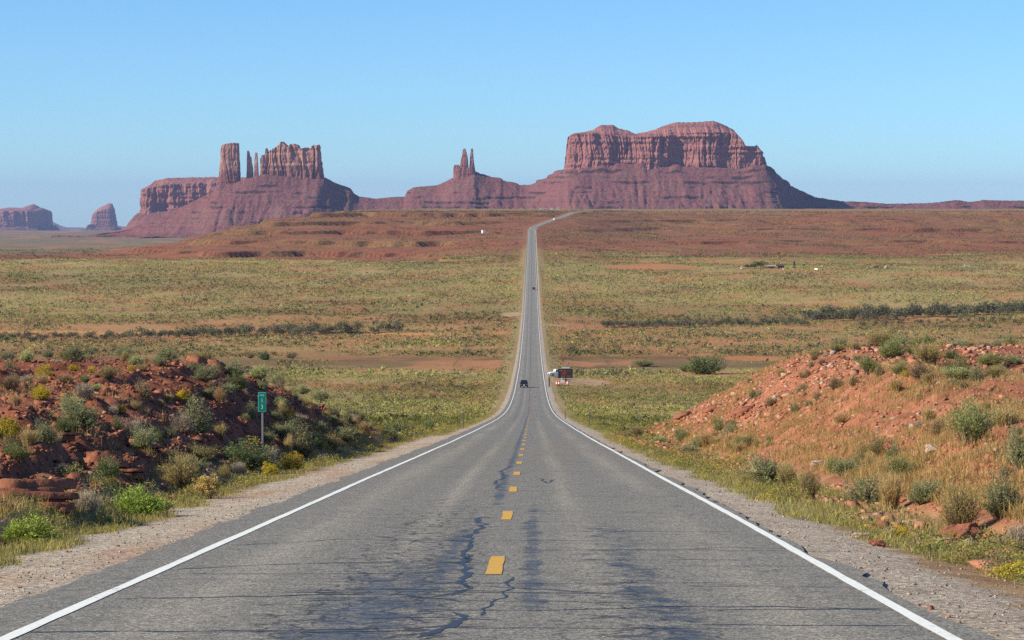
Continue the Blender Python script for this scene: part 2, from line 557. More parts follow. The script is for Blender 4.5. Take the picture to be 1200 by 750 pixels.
def road_material():
    k = N('chip_seal_asphalt')
    P = k.pos()
    x, y, z = k.sep(P)
    fine = k.noise(P, 55.0, 3, 0.8)
    chip = k.sep(k.voro(P, 48.0, out='Color'))[0]
    mid = k.noise(P, 2.2, 6, 0.65)
    lng = k.noise(k.mapped(P, (1.1, 0.035, 0.2)), 1.0, 4, 0.6)
    c = k.ramp(chip, [(0.0, (0.095, 0.087, 0.075)), (0.35, (0.195, 0.175, 0.146)), (0.8, (0.31, 0.277, 0.23)), (1.0, (0.47, 0.42, 0.35))])
    c = k.mix(k.mr(fine, 0.35, 0.65), k.mix(1.0, c, (0.75, 0.75, 0.76), 'MULTIPLY'), k.mix(1.0, c, (1.2, 1.18, 1.15), 'MULTIPLY'))
    c = k.mix(k.mr(mid, 0.3, 0.72), k.mix(1.0, c, (0.85, 0.85, 0.86), 'MULTIPLY'), k.mix(1.0, c, (1.12, 1.11, 1.09), 'MULTIPLY'))
    # wheel paths: polished paler and browner strips
    def strip(cx, wd):
        return k.mr(k.math('ABSOLUTE', k.math('SUBTRACT', x, cx)), wd, wd * 0.1)
    wp = k.math('MAXIMUM', k.math('MAXIMUM', strip(2.65, 0.55), strip(1.05, 0.35)), k.math('MAXIMUM', strip(-2.7, 0.6), strip(-1.15, 0.3)))
    wp = k.math('MULTIPLY', wp, k.mr(lng, 0.3, 0.7))
    c = k.mix(k.math('MULTIPLY', wp, 0.8), c, k.mix(1.0, c, (1.62, 1.55, 1.44), 'MULTIPLY'))
    # bled bitumen
    ny = k.mapped(P, (1.5, 1.0, 1.0))
    b1 = k.noise(ny, 1.7, 9, 0.74)
    b2 = k.noise(k.mapped(P, (0.9, 0.10, 1), (3, 5, 0)), 1.0, 3, 0.5)
    def bleed(cx, wd, y0, y1, amt):
        s_ = strip(cx, wd)
        yy = k.math('MULTIPLY', k.mr(y, y0, y0 + 4), k.mr(y, y1, y1 * 0.7))
        q = k.math('MULTIPLY', s_, yy)
        q = k.math('MULTIPLY', q, amt)
        return k.math('ADD', k.math('ADD', b1, k.math('MULTIPLY', b2, 0.35)), k.math('MULTIPLY', q, 0.42))
    masks = []
    for args in ((-0.95, 1.25, 12, 34, 1.02), (-0.55, 0.35, 16, 46, 0.9), (0.42, 0.32, 18, 52, 1.0), (1.5, 0.85, 14, 48, 0.82), (3.0, 0.55, 24, 70, 0.5), (-0.22, 0.30, 40, 420, 0.98), (-0.05, 0.4, 300, 4800, 1.0), (1.05, 0.5, 260, 4800, 0.80), (-1.7, 0.6, 260, 4800, 0.74), (2.6, 0.5, 900, 4800, 0.72)):
        masks.append(k.mr(bleed(*args), 0.95, 1.09))
    bm = masks[0]
    for q in masks[1:]:
        bm = k.math('MAXIMUM', bm, q)
    c = k.mix(k.math('MULTIPLY', k.math('MULTIPLY', bm, k.mr(b1, 0.40, 0.62, 0.55, 1.0)), 0.74), c, (0.026, 0.029, 0.035))
    # web of fine cracks left of the centre line
    wv = k.n('ShaderNodeVectorMath', operation='ADD')
    dn = k.n('ShaderNodeTexNoise')
    k.set(dn.inputs['Vector'], P)
    dn.inputs['Scale'].default_value = 2.4
    dn.inputs['Detail'].default_value = 4
    sc_ = k.n('ShaderNodeVectorMath', operation='SCALE')
    k.set(sc_.inputs[0], dn.outputs['Color'])
    sc_.inputs['Scale'].default_value = 0.5
    k.set(wv.inputs[0], P)
    k.set(wv.inputs[1], sc_.outputs[0])
    ed = k.voro(wv.outputs[0], 2.3, 'DISTANCE_TO_EDGE')
    web = k.mr(ed, 0.065, 0.02)
    gate = k.math('MULTIPLY', strip(-1.0, 1.1), k.math('MULTIPLY', k.mr(y, 11, 14), k.mr(y, 48, 30)))
    gate = k.math('ADD', gate, k.math('MULTIPLY', k.math('MULTIPLY', strip(1.3, 0.9), k.mr(y, 34, 18)), 0.6))
    web = k.math('MULTIPLY', web, k.mr(k.math('ADD', k.math('MULTIPLY', gate, 0.45), b1), 0.54, 0.68))
    c = k.mix(k.math('MULTIPLY', web, 0.8), c, (0.028, 0.03, 0.036))
    k.set(k.b.inputs['Roughness'], k.mr(bm, 0, 1, 0.85, 0.52))
    h = k.math('MULTIPLY', k.math('ADD', chip, fine), k.mr(bm, 0, 1, 1.0, 0.25))
    k.bump(h, 0.6, 0.018)
    k.set(k.b.inputs['Base Color'], c)
    k.set(k.b.inputs['Specular IOR Level'], 0.35)
    return k.m


mroad = road_material()
el = -4.28 - 0.10 * noise(ROADY / 3.0, 0, 71) - 0.06 * noise(ROADY / 0.6, 0, 72)
er = 3.84 + 0.10 * noise(ROADY / 2.6, 5, 73) + 0.07 * noise(ROADY / 0.7, 0, 74)
road = ribbon('road', el, er, ROADY, 0.0, mroad, nx=5)
tag(road, kind='structure')


def paint(name, col, wear, scale):
    k = N(name)
    P = k.pos()
    f = k.noise(P, scale, 8, 0.75)
    f2 = k.noise(P, 0.6, 5, 0.6)
    chip = k.sep(k.voro(P, 48.0, out='Color'))[0]
    c = k.mix(chip, tuple(q * 0.86 for q in col), tuple(min(0.92, q * 1.06) for q in col))
    m = k.mr(k.math('ADD', f, k.math('MULTIPLY', f2, 0.35)), wear, wear + 0.1)
    c = k.mix(m, c, (0.16, 0.15, 0.135))
    return k.fin(c, 0.7, 0.3)


mwhite = paint('road_paint_white', (0.86, 0.84, 0.77), 0.76, 14)
myellow = paint('road_paint_yellow', (0.66, 0.36, 0.055), 0.80, 16)
for side in (-1, 1):
    wv = 0.03 * noise(ROADY / 20.0, side * 2.0, 75) + 0.004 * noise(ROADY / 1.5, side * 3.0, 76)
    hw = 0.060 + 0.006 * noise(ROADY / 0.9, side * 7.0, 77) + 0.03 * sst(ROADY, 300, 900)
    cx = side * 3.62 + wv
    ribbon('edge_line', cx - hw, cx + hw, ROADY, 0.006, mwhite, road, dfar=0.10)
# broken centre line
vs, fs = [], []
for i in range(60):
    yc_ = 26.9 + 12.2 * i - 12.2
    ys = np.linspace(yc_ - 1.52, yc_ + 1.52, 5)
    w_ = 0.083 + 0.006 * noise(ys * 3, 1.0 * i, 78)
    x_ = 0.01 * noise(ys, 3.0 * i, 79)
    b_ = len(vs)
    for yy, ww, xx in zip(ys, w_, x_):
        zz = float(R(yy)) + 0.006 + 0.02 * float(sst(yy, 150, 600))
        vs += [(xx - ww, yy, zz), (xx + ww, yy, zz)]
    for j in range(4):
        fs.append((b_ + 2 * j, b_ + 2 * j + 1, b_ + 2 * j + 3, b_ + 2 * j + 2))
mesh_np('centre_line', np.array(vs), np.array(fs), myellow, road)
# crack sealing: bituminous bands across and along the road
kt = N('crack_seal_bitumen')
mtar = kt.fin(kt.mix(kt.noise(kt.pos(), 30, 4), (0.018, 0.019, 0.024), (0.045, 0.045, 0.05)), 0.5, 0.5)
vs, fs = [], []


def tar(pts, wd, seed):
    pts = np.array(pts, float)
    d = np.concatenate([[0], np.cumsum(np.hypot(*np.diff(pts, axis=0).T))])
    n = max(4, int(d[-1] / 0.07))
    t = np.linspace(0, d[-1], n)
    px_ = np.interp(t, d, pts[:, 0])
    py_ = np.interp(t, d, pts[:, 1])
    j = 0.10 * fbm(t / 0.5, seed * 7.7, 3, 81)
    tx, ty = np.gradient(px_), np.gradient(py_)
    L = np.hypot(tx, ty)
    nx_, ny_ = -ty / L, tx / L
    px_, py_ = px_ + nx_ * j, py_ + ny_ * j
    ww = wd * (0.75 + 0.55 * noise(t / 0.25, seed * 3.1, 82)) * np.minimum(1, np.minimum(t, d[-1] - t) / 0.3 + 0.1)
    b_ = len(vs)
    for q in range(n):
        for s_ in (-1, 1):
            X_, Y_ = px_[q] + s_ * nx_[q] * ww[q], py_[q] + s_ * ny_[q] * ww[q]
            vs.append((X_, Y_, float(R(Y_)) + 0.003))
    for q in range(n - 1):
        fs.append((b_ + 2 * q, b_ + 2 * q + 1, b_ + 2 * q + 3, b_ + 2 * q + 2))


def rxy(u, v):
    d = ray(u, v)
    ys = np.linspace(12, 200, 4000)
    kk = np.argmax(R(ys) > d[2] * ys)
    return (CAMX + d[0] * ys[kk], ys[kk])


for i, line in enumerate([
        ([(0, 742), (120, 741), (300, 739), (480, 737), (530, 733)], .034),
        ([(130, 702), (230, 701), (380, 697), (470, 697), (545, 706)], .032),
        ([(190, 668), (320, 662), (440, 659), (575, 660)], .028),
        ([(270, 640), (400, 632), (520, 632), (560, 636)], .022),
        ([(100, 678), (240, 679), (330, 680)], .008),
        ([(560, 687), (640, 691), (730, 697), (760, 699)], .025),
        ([(470, 714), (620, 716), (780, 711), (900, 711), (1060, 716)], .032),
        ([(600, 645), (720, 645), (860, 642), (1010, 644)], .018),
        ([(440, 604), (560, 598), (700, 606), (860, 604)], .010),
        ([(470, 550), (560, 546), (610, 545)], .022),
        ([(660, 540), (760, 537)], .010),
        ([(490, 748), (515, 742), (535, 731), (545, 722), (532, 717)], .045),
        ([(548, 690), (535, 683), (548, 672), (540, 660), (552, 650)], .05),
        ([(600, 546), (588, 552), (590, 560), (580, 566), (584, 574)], .05),
        ([(552, 660), (540, 650), (556, 640), (548, 630), (566, 618), (562, 606)], .045),
        ([(505, 700), (530, 695), (552, 690), (540, 684)], .04),
        ([(560, 722), (590, 700), (600, 676)], .02),
        ([(632, 560), (640, 566), (648, 562)], .03)]):
    tar([rxy(*p) for p in line[0]], line[1], i)
_rc = random.Random(12)
for i in range(46):
    yy = 16 + 75 * _rc.random() ** 1.5
    x0_ = _rc.uniform(-3.6, 2.2)
    ln_ = _rc.uniform(0.8, 3.6)
    x1_ = min(3.6, x0_ + ln_)
    tar([(x0_, yy), ((x0_ + x1_) / 2, yy + _rc.uniform(-.12, .12)), (x1_, yy + _rc.uniform(-.2, .2))], _rc.uniform(0.007, 0.017) * (1 + yy / 60), 40 + i)
mesh_np('crack_seal', np.array(vs), np.array(fs), mtar, road)


# ------------------------------------------------------------------ far hills and buttes
def rock_material(name, pale_rock, dark, band, bscale=0.05, low=None):
    k = N(name)
    P = k.pos()
    z = k.sep(P)[2]
    zz = k.math('ADD', z, k.math('MULTIPLY', k.noise(P, 0.012, 3), 14.0))
    cmb = k.n('ShaderNodeCombineXYZ')
    k.set(cmb.inputs[2], zz)
    bands = k.noise(cmb.outputs[0], bscale, 5, 0.7)
    streak = k.noise(k.mapped(P, (1, 1, 0.08)), 0.045, 7, 0.65)
    patch = k.noise(P, 0.02, 6, 0.6)
    c = k.mix(k.mr(bands, 0.40, 0.60), dark, pale_rock)  # noise bands of the paler and darker rock tone, following height
    c = k.mix(k.math('MULTIPLY', k.mr(streak, 0.5, 0.72), band), c, tuple(q * 0.45 for q in dark))
    c = k.mix(k.mr(patch, 0.3, 0.7, 0.0, 0.35), c, tuple(min(1, q * 1.25) for q in pale_rock))
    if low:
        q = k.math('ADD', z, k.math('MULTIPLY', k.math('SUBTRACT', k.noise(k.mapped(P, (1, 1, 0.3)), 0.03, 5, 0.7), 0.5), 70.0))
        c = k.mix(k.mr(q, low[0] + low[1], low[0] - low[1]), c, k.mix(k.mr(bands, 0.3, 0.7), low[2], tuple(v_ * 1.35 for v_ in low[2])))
    k.bump(k.math('ADD', streak, k.noise(P, 0.12, 6, 0.65)), 1.0, 5.0)
    return k.fin(c, 0.95, 0.1)


def talus_material():
    k = N('talus_slope')
    P = k.pos()
    z = k.sep(P)[2]
    zz = k.math('ADD', z, k.math('MULTIPLY', k.noise(P, 0.006, 3), 12.0))
    cmb = k.n('ShaderNodeCombineXYZ')
    k.set(cmb.inputs[2], zz)
    bands = k.noise(cmb.outputs[0], 0.07, 5, 0.7)
    patch = k.noise(P, 0.012, 7, 0.65)
    spk = k.noise(P, 0.09, 6, 0.75)
    c = k.mix(k.mr(bands, 0.35, 0.65), (0.17, 0.064, 0.060), (0.25, 0.098, 0.086))
    c = k.mix(k.mr(patch, 0.5, 0.75, 0, 0.6), c, (0.19, 0.13, 0.085))
    c = k.mix(k.mr(spk, 0.52, 0.66, 0, 0.75), c, (0.075, 0.042, 0.038))
    c = k.mix(k.attr('cliff', 'Fac'), c, (0.05, 0.024, 0.022))  # steep talus ledges darkened alike: shade put into the colour with the varnish
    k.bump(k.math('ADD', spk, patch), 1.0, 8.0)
    return k.fin(c, 0.95, 0.1)


MTAL = talus_material()


def hills(name, crest, foot, D, slope, u0, u1, nx=900, label=None, gully=0.35, ledge=11.0, plat=()):
    """a ridge of talus with its crest line at distance D, falling away on both sides"""
    us = np.linspace(u0, u1, nx)
    cv = np.interp(us, [c[0] for c in crest], [c[1] for c in crest])
    fv = np.interp(us, [c[0] for c in foot], [c[1] for c in foot])
    P0 = np.array([pix(u, v, D) for u, v in zip(us, cv)])
    X, cz = P0[:, 0], P0[:, 2]
    fz = np.array([pix(u, v, D)[2] for u, v in zip(us, fv)]) - 12
    H = np.maximum(cz - fz, 2)
    Wd = H / slope
    Wmax = np.convolve(np.pad(Wd, 40, mode='edge'), np.ones(81) / 81, 'valid')
    s_ = np.concatenate([np.linspace(-1.7, -0.02, 190), np.linspace(0, 1.5, 24)])
    Yc = D + 30 * noise(X / 300.0, D, 91)
    sc = (np.maximum(Wmax, 40))[None, :]
    hp = np.zeros(nx)
    for (ua, ub, hd) in plat:
        hp = np.maximum(hp, hd * sst(us, ua - 8 - hd * 0.22, ua + 4 + hd * 0.08) * (1 - sst(us, ub - 4 - hd * 0.08, ub + 8 + hd * 0.22)))
    Y = Yc[None, :] + s_[:, None] * sc + np.clip(s_[:, None] / 0.02, -1, 1) * hp[None, :]
    Xg = np.broadcast_to(X[None, :], Y.shape)
    gl = 0.62 * gully * (0.9 * fbm(Xg / 130.0, Y / 400.0, 4, 92) + 0.4 * (1 - np.abs(fbm(Xg / 42.0, Y / 260.0, 3, 93)) * 3))
    d = np.abs(s_)[:, None] * (1 + gl * sst(np.abs(s_), 0.02, 0.35)[:, None])
    prof = np.interp(d, [0, 0.12, 0.3, 0.55, 0.85, 1.2, 1.7], [1, 0.86, 0.66, 0.40, 0.18, 0.04, -0.05])
    Z = fz[None, :] + H[None, :] * prof
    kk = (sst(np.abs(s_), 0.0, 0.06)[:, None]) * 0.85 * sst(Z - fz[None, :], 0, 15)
    Z = terrace(Z + 9.0 * fbm(Xg / 160.0, Y / 160.0, 4, 94), ledge, kk * np.clip(-0.05 + 1.7 * fbm(Xg / 90.0, Z / 16.0, 3, 97), 0, 1), 0.94)
    Z = Z + sst(np.abs(s_), 0.0, 0.05)[:, None] * 3.2 * fbm(Xg / 26.0, Y / 26.0, 4, 95) + 1.6 * fbm(Xg / 9.0, Y / 14.0, 3, 96)
    Z = Z + 20 * np.clip(0.2 + 1.3 * fbm(Xg / 55.0, 3.3 + 0 * Y, 3, 98), 0, 1) * np.exp(-(np.abs(s_)[:, None] / 0.16) ** 2) * (hp[None, :] > 30)
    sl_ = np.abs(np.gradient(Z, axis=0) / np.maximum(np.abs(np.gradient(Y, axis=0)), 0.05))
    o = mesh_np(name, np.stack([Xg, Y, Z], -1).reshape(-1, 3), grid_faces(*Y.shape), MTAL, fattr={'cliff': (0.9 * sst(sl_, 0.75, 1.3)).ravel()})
    return tag(o, kind='structure')


CREST = [(100, 276), (130, 272), (150, 268), (175, 259), (200, 249), (240, 231), (262, 219), (290, 211), (340, 209), (382, 208), (396, 214),
         (411, 220), (415, 226), (421, 229), (440, 231.5), (474, 230), (477, 224), (484, 219), (512, 216.5), (520, 213), (531, 207.5), (545, 205.5),
         (556, 201), (562, 204), (575, 208.5), (587, 209.5), (590, 212), (604, 214.5), (609, 217), (622, 216.5), (640, 210), (642, 206),
         (655, 201), (664, 198), (720, 195), (800, 194), (870, 197), (902, 200), (908, 206), (922, 212), (925, 217), (950, 229), (955, 231),
         (985, 236), (1040, 238.6), (1085, 238), (1100, 237), (1118, 234.5), (1134, 236.5), (1150, 233.6), (1175, 234), (1200, 235.5), (1260, 236), (1400, 238)]
FOOT = [(100, 278), (150, 275), (300, 268), (440, 258), (640, 252), (900, 250), (1400, 250)]
DB = 8600
hills('hills', CREST, FOOT, DB, 0.50, 60, 1400, nx=1500, gully=0.26, ledge=17.0, plat=((660, 900, 185), (254, 382, 62), (530, 558, 18)))
hills('hills', [(-140, 262), (-60, 264), (0, 265), (55, 266), (60, 270), (66, 272), (95, 272.5), (100, 271), (107, 264.5), (137, 264.5), (143, 268.5), (150, 272), (220, 272)],
      [(-140, 276), (220, 276)], 21000, 0.45, -160, 220, nx=420, plat=((-150, 56, 455), (107, 137, 105)))
hills('hills', [(100, 275), (135, 272), (150, 267), (160, 259), (170, 252), (200, 247), (255, 241), (300, 240), (340, 262)],
      [(100, 278), (340, 275)], 10800, 0.5, 100, 340, nx=360, plat=((168, 320, 225),))
hills('hills', [(-200, 268), (-100, 266), (40, 266), (58, 260), (63, 260.5), (70, 264), (78, 266.5), (96, 266.2), (100, 267.5), (130, 266), (138, 264.5), (160, 267), (300, 270)],
      [(-200, 272), (300, 272)], 36000, 0.45, -250, 300, nx=300)


def cliff(name, label, top, base, D, depth, mat, rim=None, n=420, K=40, rib=4.0, bay=10.0, batter=0.06, power=5.0, seed=1, group=None, parent=None, lean=0.0, notch=5.0, cleft=5.0):
    """free-standing rock with sheer sides: TOP and RIM are silhouettes, given real depth and vertical joints"""
    tu = np.array([pix(u, v, D) for u, v in top])
    x0, x1 = tu[0, 0], tu[-1, 0]
    bz = np.array([pix(u, v, D) for u, v in base])
    rz = np.array([pix(u, v, D) for u, v in rim]) if rim else tu
    th = np.linspace(0, 2 * np.pi, n, endpoint=False)
    cx, hx = (x0 + x1) / 2, (x1 - x0) / 2
    # superellipse, resampled evenly
    ex = np.sign(np.cos(th)) * np.abs(np.cos(th)) ** (2 / power)
    ey = np.sign(np.sin(th)) * np.abs(np.sin(th)) ** (2 / power)
    th2 = np.linspace(0, 2 * np.pi, 4000)
    fx = cx + hx * np.sign(np.cos(th2)) * np.abs(np.cos(th2)) ** (2 / power)
    fy = D + depth / 2 * np.sign(np.sin(th2)) * np.abs(np.sin(th2)) ** (2 / power)
    L = np.concatenate([[0], np.cumsum(np.hypot(np.diff(fx), np.diff(fy)))])
    s_ = np.linspace(0, L[-1], n, endpoint=False)
    ox, oy = np.interp(s_, L, fx), np.interp(s_, L, fy)
    tx, ty = np.roll(ox, -1) - np.roll(ox, 1), np.roll(oy, -1) - np.roll(oy, 1)
    ln = np.hypot(tx, ty) + 1e-9
    nx_, ny_ = ty / ln, -tx / ln
    front = np.abs(ny_)                      # keep the ends where the silhouette puts them
    zt = np.interp(ox, tu[:, 0], tu[:, 2])
    zr = np.minimum(np.interp(ox, rz[:, 0], rz[:, 2]), zt)
    zb = np.interp(ox, bz[:, 0], bz[:, 2]) - 25
    rings = []
    kt_ = np.linspace(0, 1, K)
    for t in kt_:
        z = zb + (zr - zb) * t
        zz = z / 160.0
        s2 = s_ + 34 * fbm(s_ / 85.0 + seed * 3.3, zz * 0.9, 3, 120 + seed)
        bayd = bay * (fbm(s_ / 95.0 + seed * 9.1, zz * 0.35, 3, 101 + seed) + 0.5 * fbm(s_ / 38.0, zz * 0.8 + seed, 2, 102 + seed))
        r1 = 1 - np.abs(fbm(s2 / 26.0 + seed, zz * 0.5, 2, 103 + seed)) * 2.4
        r2 = 1 - np.abs(noise(s2 / 9.0 + seed, zz * 1.6, 104 + seed)) * 2
        ribd = rib * (r1 * 0.42 * (0.6 + 0.5 * noise(s_ / 70.0, zz, 119 + seed)) + 0.3 * r2) + 0.6 * rib * fbm(s_ / 7.0, z / 9.0, 4, 105 + seed)
        ribd = ribd - cleft * np.clip(1 - np.abs(fbm(s2 / 30.0 + seed * 2.2, zz * 0.3, 2, 115 + seed)) * 7, 0, 1) ** 1.3 - 0.5 * cleft * np.clip(1 - np.abs(noise(s2 / 13.0 + seed, zz * 0.6, 116 + seed)) * 5, 0, 1)
        ledge = 0.8 * rib * noise(0.5 + s_ / 150.0, z / 9.0, 106 + seed)
        inset = batter * (z - zb) + (1 - sst(t, 0.0, 0.18)) * -6 * 0.6
        dd = (bayd + ribd + ledge) * (0.35 + 0.65 * front) - inset - rib
        rings.append(np.stack([ox + nx_ * dd * (0.45 + 0.55 * front), oy + ny_ * dd, z + 0.8 * noise(s_ / 6.0, t * 9, 107)], -1))
    lx, ly = rings[-1][:, 0], rings[-1][:, 1]
    J = 30 if rim else 8
    for j in range(1, J + 1):
        f = j / J
        yy = ly * (1 - f) + D * f
        zz = zr + (zt - zr) * np.clip(terrace(f + 0.10 * fbm(lx / 40.0, yy / 40.0, 3, 118 + seed) * (1 - f), 0.24, 0.9, 0.8), 0, 1) if rim else zt + notch * 0.25 * fbm(lx / 8.0, yy / 8.0, 3, 108 + seed)
        rings.append(np.stack([lx, yy, zz + (2.2 if rim else 0.8) * fbm(lx / 9.0, yy / 14.0, 3, 109) * min(1, f * 4)], -1))
    V = np.concatenate(rings)
    o = mesh_np(name, V, grid_faces(len(rings), n, wrap=True), mat, parent)
    if label:
        tag(o, label, 'butte', group)
    return o


MSAND = rock_material('red_sandstone', (0.34, 0.142, 0.118), (0.20, 0.080, 0.070), 0.3)
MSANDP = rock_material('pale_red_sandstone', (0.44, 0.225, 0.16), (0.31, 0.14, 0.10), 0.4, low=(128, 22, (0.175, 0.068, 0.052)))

cliff('sandstone_mesa', 'broadest flat-topped red sandstone mesa with two stepped caps, right of the road',
      [(660, 197), (662.5, 172), (664, 160), (669.6, 156.8), (693.7, 152.6), (699, 149), (703.6, 146), (717.7, 146), (723.4, 149.7), (736, 152.6), (744.7, 156.8), (761.7, 153.4),
       (770, 150.5), (778.7, 147), (790, 143.2), (815.5, 142.7), (835.3, 141.3), (846.6, 145), (860.8, 152.6), (866, 162.5), (870.7, 171), (886.3, 171.4), (889, 169.5), (892, 177), (894.5, 184), (896, 182), (898, 186), (900.5, 199)],
      [(660, 198), (700, 196), (780, 195), (860, 197), (901, 201)], DB - 20, 330, MSAND,
      rim=[(660, 197), (662.5, 172), (664, 160), (669.6, 157.5), (700, 158), (740, 162), (775, 161), (800, 157), (845, 156), (860, 158), (866, 164), (870.7, 173), (886, 174), (892, 179), (900, 199)],
      n=1700, K=64, rib=6.5, bay=26.0, batter=0.05, power=6, seed=3, cleft=8)
cliff('sandstone_tower', 'tall square sandstone tower standing apart left of the jagged crag',
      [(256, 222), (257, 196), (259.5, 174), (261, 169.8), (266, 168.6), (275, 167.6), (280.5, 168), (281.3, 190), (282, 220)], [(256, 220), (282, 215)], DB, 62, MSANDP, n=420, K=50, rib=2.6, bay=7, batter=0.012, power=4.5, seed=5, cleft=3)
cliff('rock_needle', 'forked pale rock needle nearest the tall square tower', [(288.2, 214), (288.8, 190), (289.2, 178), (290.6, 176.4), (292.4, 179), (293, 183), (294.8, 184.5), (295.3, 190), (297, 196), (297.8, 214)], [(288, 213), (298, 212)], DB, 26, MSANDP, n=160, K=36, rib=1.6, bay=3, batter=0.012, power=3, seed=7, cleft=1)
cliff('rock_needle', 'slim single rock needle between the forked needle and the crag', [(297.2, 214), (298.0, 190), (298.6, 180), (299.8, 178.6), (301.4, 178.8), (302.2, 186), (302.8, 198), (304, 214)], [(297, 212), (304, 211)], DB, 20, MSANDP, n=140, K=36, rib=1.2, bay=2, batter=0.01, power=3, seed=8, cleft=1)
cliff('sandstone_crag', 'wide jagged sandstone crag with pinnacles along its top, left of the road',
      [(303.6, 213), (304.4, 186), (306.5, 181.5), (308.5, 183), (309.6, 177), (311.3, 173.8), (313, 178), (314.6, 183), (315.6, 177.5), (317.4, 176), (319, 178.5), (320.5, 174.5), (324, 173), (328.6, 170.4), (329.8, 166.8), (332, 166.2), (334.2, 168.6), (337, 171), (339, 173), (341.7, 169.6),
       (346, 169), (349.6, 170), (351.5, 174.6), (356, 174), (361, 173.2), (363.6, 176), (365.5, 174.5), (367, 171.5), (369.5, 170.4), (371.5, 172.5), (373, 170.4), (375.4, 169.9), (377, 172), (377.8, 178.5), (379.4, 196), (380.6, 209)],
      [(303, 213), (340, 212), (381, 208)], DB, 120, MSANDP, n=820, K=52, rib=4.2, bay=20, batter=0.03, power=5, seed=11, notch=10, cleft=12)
KB = empty('rock_spires', pix(545, 206, DB + 40), label='small butte topped by two thin pointed rock spires, left of the road end', cat='butte')
for args in ((([(530.6, 209), (531.2, 197), (531.8, 193.4), (536, 193.2), (538.6, 194), (540.4, 199), (542, 209)]), 22, 14),
             (([(537.6, 209), (538.8, 196), (540.2, 186), (541.4, 183), (542, 177), (543.4, 174.4), (545.4, 174.2), (546.6, 178), (548.2, 184), (549.2, 196), (550.4, 209)]), 36, 15),
             (([(549, 206), (549.8, 196), (551, 182), (551.8, 174.6), (553.2, 173.8), (554.4, 175.4), (555, 186), (556.4, 196), (558, 206)]), 26, 16),
             (([(530.8, 209), (532, 201), (538, 197.5), (544, 195.5), (549.6, 196.5), (553, 195.5), (557, 199), (559, 207)]), 40, 17)):
    o = cliff('spire', None, args[0], [(530, 208), (558, 205)], DB, args[1], MSAND, n=150, K=34, rib=1.6, bay=3, batter=0.01, power=3, seed=args[2], cleft=1.5)
    o.parent = KB
    o.matrix_parent_inverse = Matrix.Translation(-Vector(KB.location))
cliff('sandstone_mesa', 'low dark flat mesa partly hidden behind the tall square tower',
      [(169.5, 252), (170.7, 224), (174, 219), (181, 211.5), (186, 210.5), (194.7, 208.7), (225, 207.6), (253, 207.3), (286, 207.4), (300, 209), (304, 245)], [(169, 252), (205, 248), (305, 242)], 10800, 420, MSAND,
      rim=[(169.5, 252), (170.7, 226), (174, 222), (200, 217), (253, 214), (300, 216), (304, 245)], n=700, K=40, rib=9, bay=34, batter=0.05, power=6, seed=21)
cliff('sandstone_mesa', 'hazy blue mesa cut off at the left edge of the picture',
      [(-150, 262), (-148, 246), (-60, 245), (0, 244.7), (10.7, 243), (26, 243.5), (34, 240.4), (40, 238.8), (44, 241), (53, 244.7), (55, 252), (56.5, 267)], [(-150, 266), (57, 267)], 21000, 880, MSAND,
      rim=[(-150, 262), (-148, 248), (10, 247), (53, 247), (55, 254), (56.5, 267)], n=620, K=32, rib=10, bay=40, batter=0.05, power=6, seed=22)
cliff('sandstone_butte', 'small lone stubby butte on the hazy plain at far left',
      [(106.5, 265), (108, 251), (111, 247.5), (117, 243), (124, 240), (128, 237.8), (132.6, 238.8), (134, 244), (135, 254), (137.4, 265)], [(106, 265), (138, 265)], 21000, 190, MSAND,
      rim=[(106.5, 265), (108, 252), (114, 249), (128, 244), (133.5, 244), (137.4, 265)], n=320, K=32, rib=5, bay=12, batter=0.05, power=4, seed=23)

# ------------------------------------------------------------------ ground cover (what nobody could count)
def leafy(name, base=None, transl=0.25, var=0.35, island=True, tint=False):
    k = N(name)
    if tint:
        c = k.attr('tint')
    else:
        c = base
    if island:
        g = k.n('ShaderNodeNewGeometry').outputs['Random Per Island']
        c = k.mix(g, k.mix(1.0, c, (1 - var, 1 - var, 1 - var * 0.8), 'MULTIPLY'), k.mix(1.0, c, (1 + var, 1 + var * 0.9, 1 + var * 0.7), 'MULTIPLY'))
    if not tint:
        r = k.n('ShaderNodeObjectInfo').outputs['Random']
        hs = k.n('ShaderNodeHueSaturation')
        k.set(hs.inputs['Hue'], k.mr(r, 0, 1, 0.485, 0.515))
        k.set(hs.inputs['Value'], k.mr(k.math('FRACT', k.math('MULTIPLY', r, 7.3)), 0, 1, 0.82, 1.18))
        k.set(hs.inputs['Color'], c)
        c = hs.outputs[0]
    d = k.n('ShaderNodeBsdfDiffuse')
    t = k.n('ShaderNodeBsdfTranslucent')
    k.set(d.inputs[0], c)
    k.set(t.inputs[0], c)
    mx = k.n('ShaderNodeMixShader')
    mx.inputs[0].default_value = transl
    k.t.links.new(d.outputs[0], mx.inputs[1])
    k.t.links.new(t.outputs[0], mx.inputs[2])
    k.t.links.new(mx.outputs[0], k.out.inputs[0])
    return k.m


MSCRUB = leafy('scrub_leaves', tint=True, transl=0.2, var=0.22)
MGRASS = leafy('grass_blades', tint=True, transl=0.35, var=0.25)


